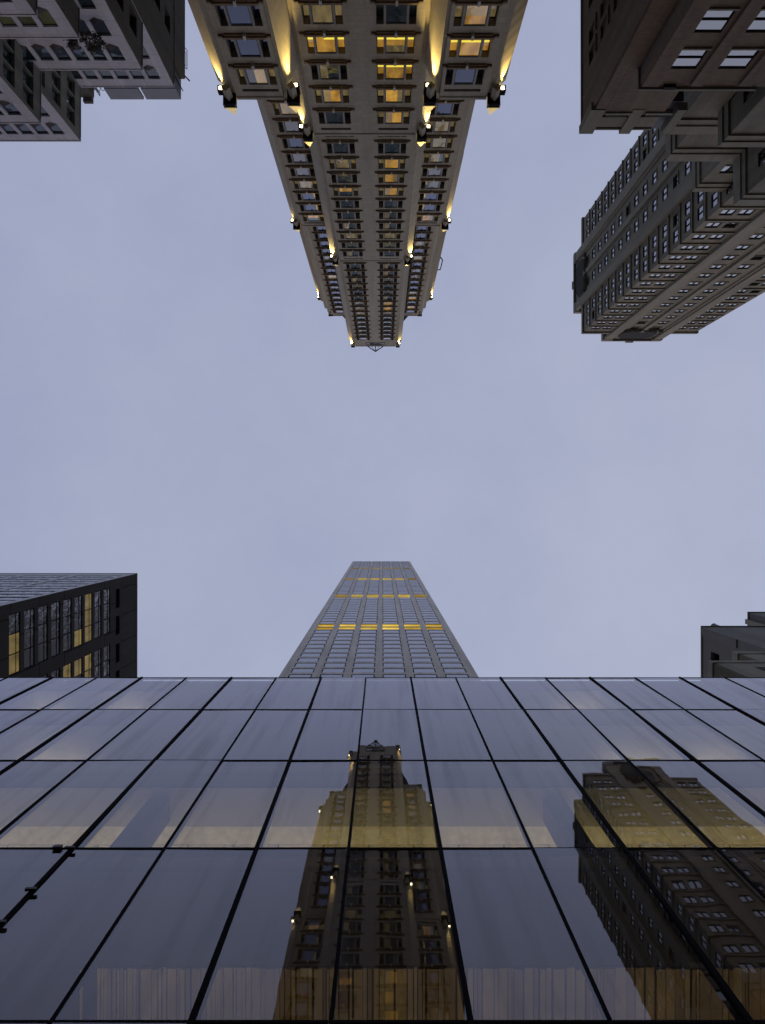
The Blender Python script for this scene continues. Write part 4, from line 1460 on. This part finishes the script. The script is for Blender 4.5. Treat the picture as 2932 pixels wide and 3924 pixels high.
# ================================================================== DARK OFFICE BLOCK (left, behind the glass building)
def build_dark_office():
    ZT = 150.0
    sx, sy = S(524, 2198)
    XB, DA = sx * ZT, sy * ZT
    root = thing('dark_office_block', 'dark grey metal clad office block with tall glazed bays, a few lit yellow', 'building', (XB - 30, DA + 30, 0))
    clad = stone('charcoal cladding', (0.042, 0.040, 0.040), block=(4.77, 8.4), mortar=0.12, joint=0.3, var=0.05, stain=0.2, rough=0.95)
    clad_a = stone('sky-lit metal cladding', (0.22, 0.22, 0.25), block=(3.15, 4.2), mortar=0.03, joint=0.5, var=0.05, stain=0.15, rough=0.4)  # street face paler: light from the sky put into its colour
    g1 = window_glass('office bay glass', (0.006, 0.006, 0.008), (0.06, 0.05, 0.04), ior=1.33, wobble=0.22, wscale=1.0, folds=0.5)
    g_lit = window_glass('lit office pane', (0.16, 0.11, 0.02), (0.55, 0.39, 0.10), ior=1.3, emit=0.5, wobble=0.1, folds=1.2)
    bay = 9.55
    Wb, Hb = 7.7, 3.1
    zc = [133.9 - 4.2 * k for k in range(9)]
    lit_cells = {(0, 4): (0,), (0, 2): (1,), (1, 2): (0, 2), (1, 3): (2,), (1, 4): (1,), (0, 8): (1,), (0, 3): (2,), (1, 5): (1,)}
    items, protos, ops = [], {}, []
    full_lit = {(0, 2): (0, 1, 2), (1, 2): (1, 2), (0, 3): (0,), (1, 4): (2,), (0, 8): (0, 1), (1, 3): (2,)}
    def bay_proto(lits):
        fr = MB()
        frame_ring(fr, Wb, Hb, -0.17, -0.05, 0.14, M['black'])
        for t in (-1.28, 1.28):
            fr.box(t - 0.06, t + 0.06, -0.16, -0.04, -Hb / 2 + 0.14, Hb / 2 - 0.14, M['black'])
        fr.box(-Wb / 2 + 0.14, Wb / 2 - 0.14, -0.105, -0.06, 0.42, 0.52, M['black'])
        pn = MB()
        for i, (a, b) in enumerate(((-Wb / 2 + 0.14, -1.34), (-1.22, 1.22), (1.34, Wb / 2 - 0.14))):
            pn.box(a, b, -0.14, -0.11, -Hb / 2 + 0.14, Hb / 2 - 0.14, g_lit if i in lits else g1)
        return {'': fr, 'pane': pn}
    # flank facing +X: outside on the right hand when running +Y -> so p0 is nearer the street
    L = 60.0
    p0, p1 = (XB, DA), (XB, DA + L)
    for b in range(5):
        u = 1.3 + Wb / 2 + b * bay
        for r, q in enumerate(zc):
            key = full_lit.get((b, r), ())
            if key not in protos:
                protos[key] = bay_proto(key)
            ops.append((u - Wb / 2, u + Wb / 2, q + CZ - Hb / 2, q + CZ + Hb / 2, 0.18))
            items.append((XB, DA + u, q + CZ, -math.pi / 2, key))
        for j in (0, 1):
            uu = 1.9 + 1.65 + b * bay + j * 4.7
            ops.append((uu - 1.65, uu + 1.65, 138.2 + CZ, 140.3 + CZ, 0.7))
    ops_a = []
    fa = MB()
    pa = MB()
    frame_ring(fa, 8.4, 2.6, -0.11, -0.03, 0.15, M['black'])
    pa.box(-4.05, 4.05, -0.1, -0.06, -1.15, 1.15, g1)
    protos['a'] = {'': fa, 'pane': pa}
    q0, q1 = (XB - 75, DA), (XB, DA)
    for b in range(7):
        u = 75 - (0.9 + 4.2 + b * 9.6)
        for r in range(12):
            q = 143.5 - 4.2 * r
            ops_a.append((u - 4.2, u + 4.2, q + CZ - 1.3, q + CZ + 1.3, 0.12))
            items.append((q0[0] + u, DA, q + CZ, math.pi, 'a'))
    m = MB()
    m.facade(p0, p1, 0, ZT + CZ, ops, clad)
    m.facade(q0, q1, 0, ZT + CZ, ops_a, clad_a)
    m.facade(p1, (XB - 75, DA + L), 0, ZT + CZ, [], clad)
    m.facade((XB - 75, DA + L), q0, 0, ZT + CZ, [], clad)
    m.face([(XB, DA, ZT + CZ), (XB, DA + L, ZT + CZ), (XB - 75, DA + L, ZT + CZ), (XB - 75, DA, ZT + CZ)], clad)
    m.build('wall', root)
    place_windows(root, items, protos, 100)
    m = MB()
    m.box(XB - 0.6, XB - 0.55, DA + 1, DA + 50, 138 + CZ, 140.5 + CZ, M['void'])
    m.build('louvre', root)
    m = MB()
    m.box(XB - 75, XB + 0.07, DA - 0.07, DA + 0.4, ZT + CZ + 0.003, ZT + CZ + 0.3, clad_a)
    m.box(XB - 0.3, XB + 0.07, DA + 0.402, DA + L, ZT + CZ + 0.003, ZT + CZ + 0.3, clad_a)
    m.build('coping', root)


# ================================================================== WEATHERED BLOCKS (right, behind the glass building)
def build_back_right():
    st = stone('grey rendered stone', (0.17, 0.165, 0.155), block=(3, 3), mortar=0.012, joint=0.85, var=0.05, stain=0.25)
    ol = stone('olive rendered stone', (0.15, 0.135, 0.09), block=(3, 3), mortar=0.012, joint=0.85, var=0.06, stain=0.4)
    tr = stone('pale coping stone', (0.30, 0.28, 0.23), block=(2, 2), mortar=0.015, var=0.06)
    root = thing('terraced_stone_building', 'weathered grey stone building with stepped terraces and pale copings behind the glass roofline', 'building', (45, 30, 0))
    g = window_glass('terrace pane', (0.006, 0.006, 0.008), (0.03, 0.03, 0.035), ior=1.5, folds=0.8)
    gw = window_glass('olive blind pane', (0.12, 0.11, 0.04), (0.2, 0.19, 0.08), ior=1.5, folds=0.8)
    items = []
    WW, HH = 1.5, 2.2
    def wp(gm):
        fr = MB()
        fr.box(-WW / 2, WW / 2, -0.5, -0.45, -HH / 2, HH / 2, M['void'])
        frame_ring(fr, WW, HH, -0.4, -0.3, 0.08, M['frame_grey'])
        pn = MB()
        pn.box(-WW / 2 + 0.08, WW / 2 - 0.08, -0.38, -0.35, -HH / 2 + 0.08, HH / 2 - 0.08, gm)
        return {'': fr, 'pane': pn}
    protos = {'g': wp(g), 'w': wp(gw)}
    def block(px, py, Z, x1, back, mat, wins, cop=0.6, copm=None, front=None):
        sx, sy = S(px, py)
        x0, d = sx * Z, sy * Z
        pts = [(x0, d), (x1, d), (x1, back), (x0, back)]
        # segment 3 runs back -> front along the flank that faces -X
        L = back - d
        ops = []
        for (c, zz, var) in wins:
            ops.append((L - c - WW / 2, L - c + WW / 2, zz + CZ - HH / 2, zz + CZ + HH / 2, 0.46))
            items.append((x0, d + c, zz + CZ, math.pi / 2, var))
        m = MB()
        m.prism(pts[1:] + pts[:1], 0, Z + CZ, mat, {2: ops})
        m.build('wall', root)
        if front:                                     # pale facing on the street side, with weathered slots
            f = MB()
            f.box(x0 + 0.2, x1, d - 0.06, d - 0.003, Z + CZ - 30, Z + CZ - cop - 0.02, front)
            for k in range(5):
                f.box(x0 + 2.6 + 1.7 * k, x0 + 3.5 + 1.7 * k, d - 0.075, d - 0.061, Z + CZ - 4.2, Z + CZ - 2.6, M['void'])
            f.build('street_front', root)
        c = MB()
        cm = copm or st
        c.box(x0 - 0.12, x1, d - 0.12, d + 0.5, Z + CZ - cop, Z + CZ + 0.1, cm)
        c.box(x0 - 0.12, x0 + 0.5, d + 0.502, back, Z + CZ - cop, Z + CZ + 0.1, cm)
        c.build('coping', root)
        return x0, d
    xm, dm = block(2690.4, 2402.4, 90, 70, 40, st, [(3.1, 86.5, 'g'), (7.5, 86.5, 'g')], 0.15)
    x2, d2 = block(2869, 2348, 100, 75, 45, st, [(2.0, 96.8, 'g'), (4.0, 96.8, 'g'), (2.0, 93.0, 'g')], 0.15)
    block(2811, 2501, 75, 60, 40, ol, [(2.2, 69.5, 'g'), (4.2, 69.3, 'w')], 1.1, tr, tr)
    block(2720.5, 2537, 68, 45, 30, ol, [(2.6, 63.0, 'g')], 0.8, tr, tr)
    m = MB()
    for zz0, zz1, e in ((81, 89.7, 0.25), (0, 73, 0.25)):
        m.box(xm - e * 0.6, xm - 0.002, dm + 0.01, dm + 0.9, zz0 + CZ, zz1 + CZ, st)
    m.build('corner_pier', root)
    m = MB()
    m.box(x2 - 0.45, x2 - 0.12, d2 + 0.8, d2 + 1.4, 70, 100 + CZ, tr)
    m.box(x2 - 0.45, x2 - 0.12, d2 + 1.9, d2 + 2.3, 70, 100 + CZ, tr)
    m.build('downpipe', root)
    m = MB()
    zf = 90 + CZ + 0.1
    m.cone(xm + 2.6, dm + 0.35, 0.30, zf, zf + 2.9, 12, st, 0, 0.30)
    m.cone(xm + 2.6, dm + 0.35, 0.36, zf + 2.9, zf + 3.6, 12, st, 0, 0.1)
    m.box(xm + 3.0, xm + 5.0, dm + 0.3, dm + 1.4, zf, zf + 1.3, st)
    m.build('roof_vent', root)


build_street()
build_hotel()
build_pavilion()
build_slender()
build_grey_office()
build_right()
build_dark_office()
build_back_right()
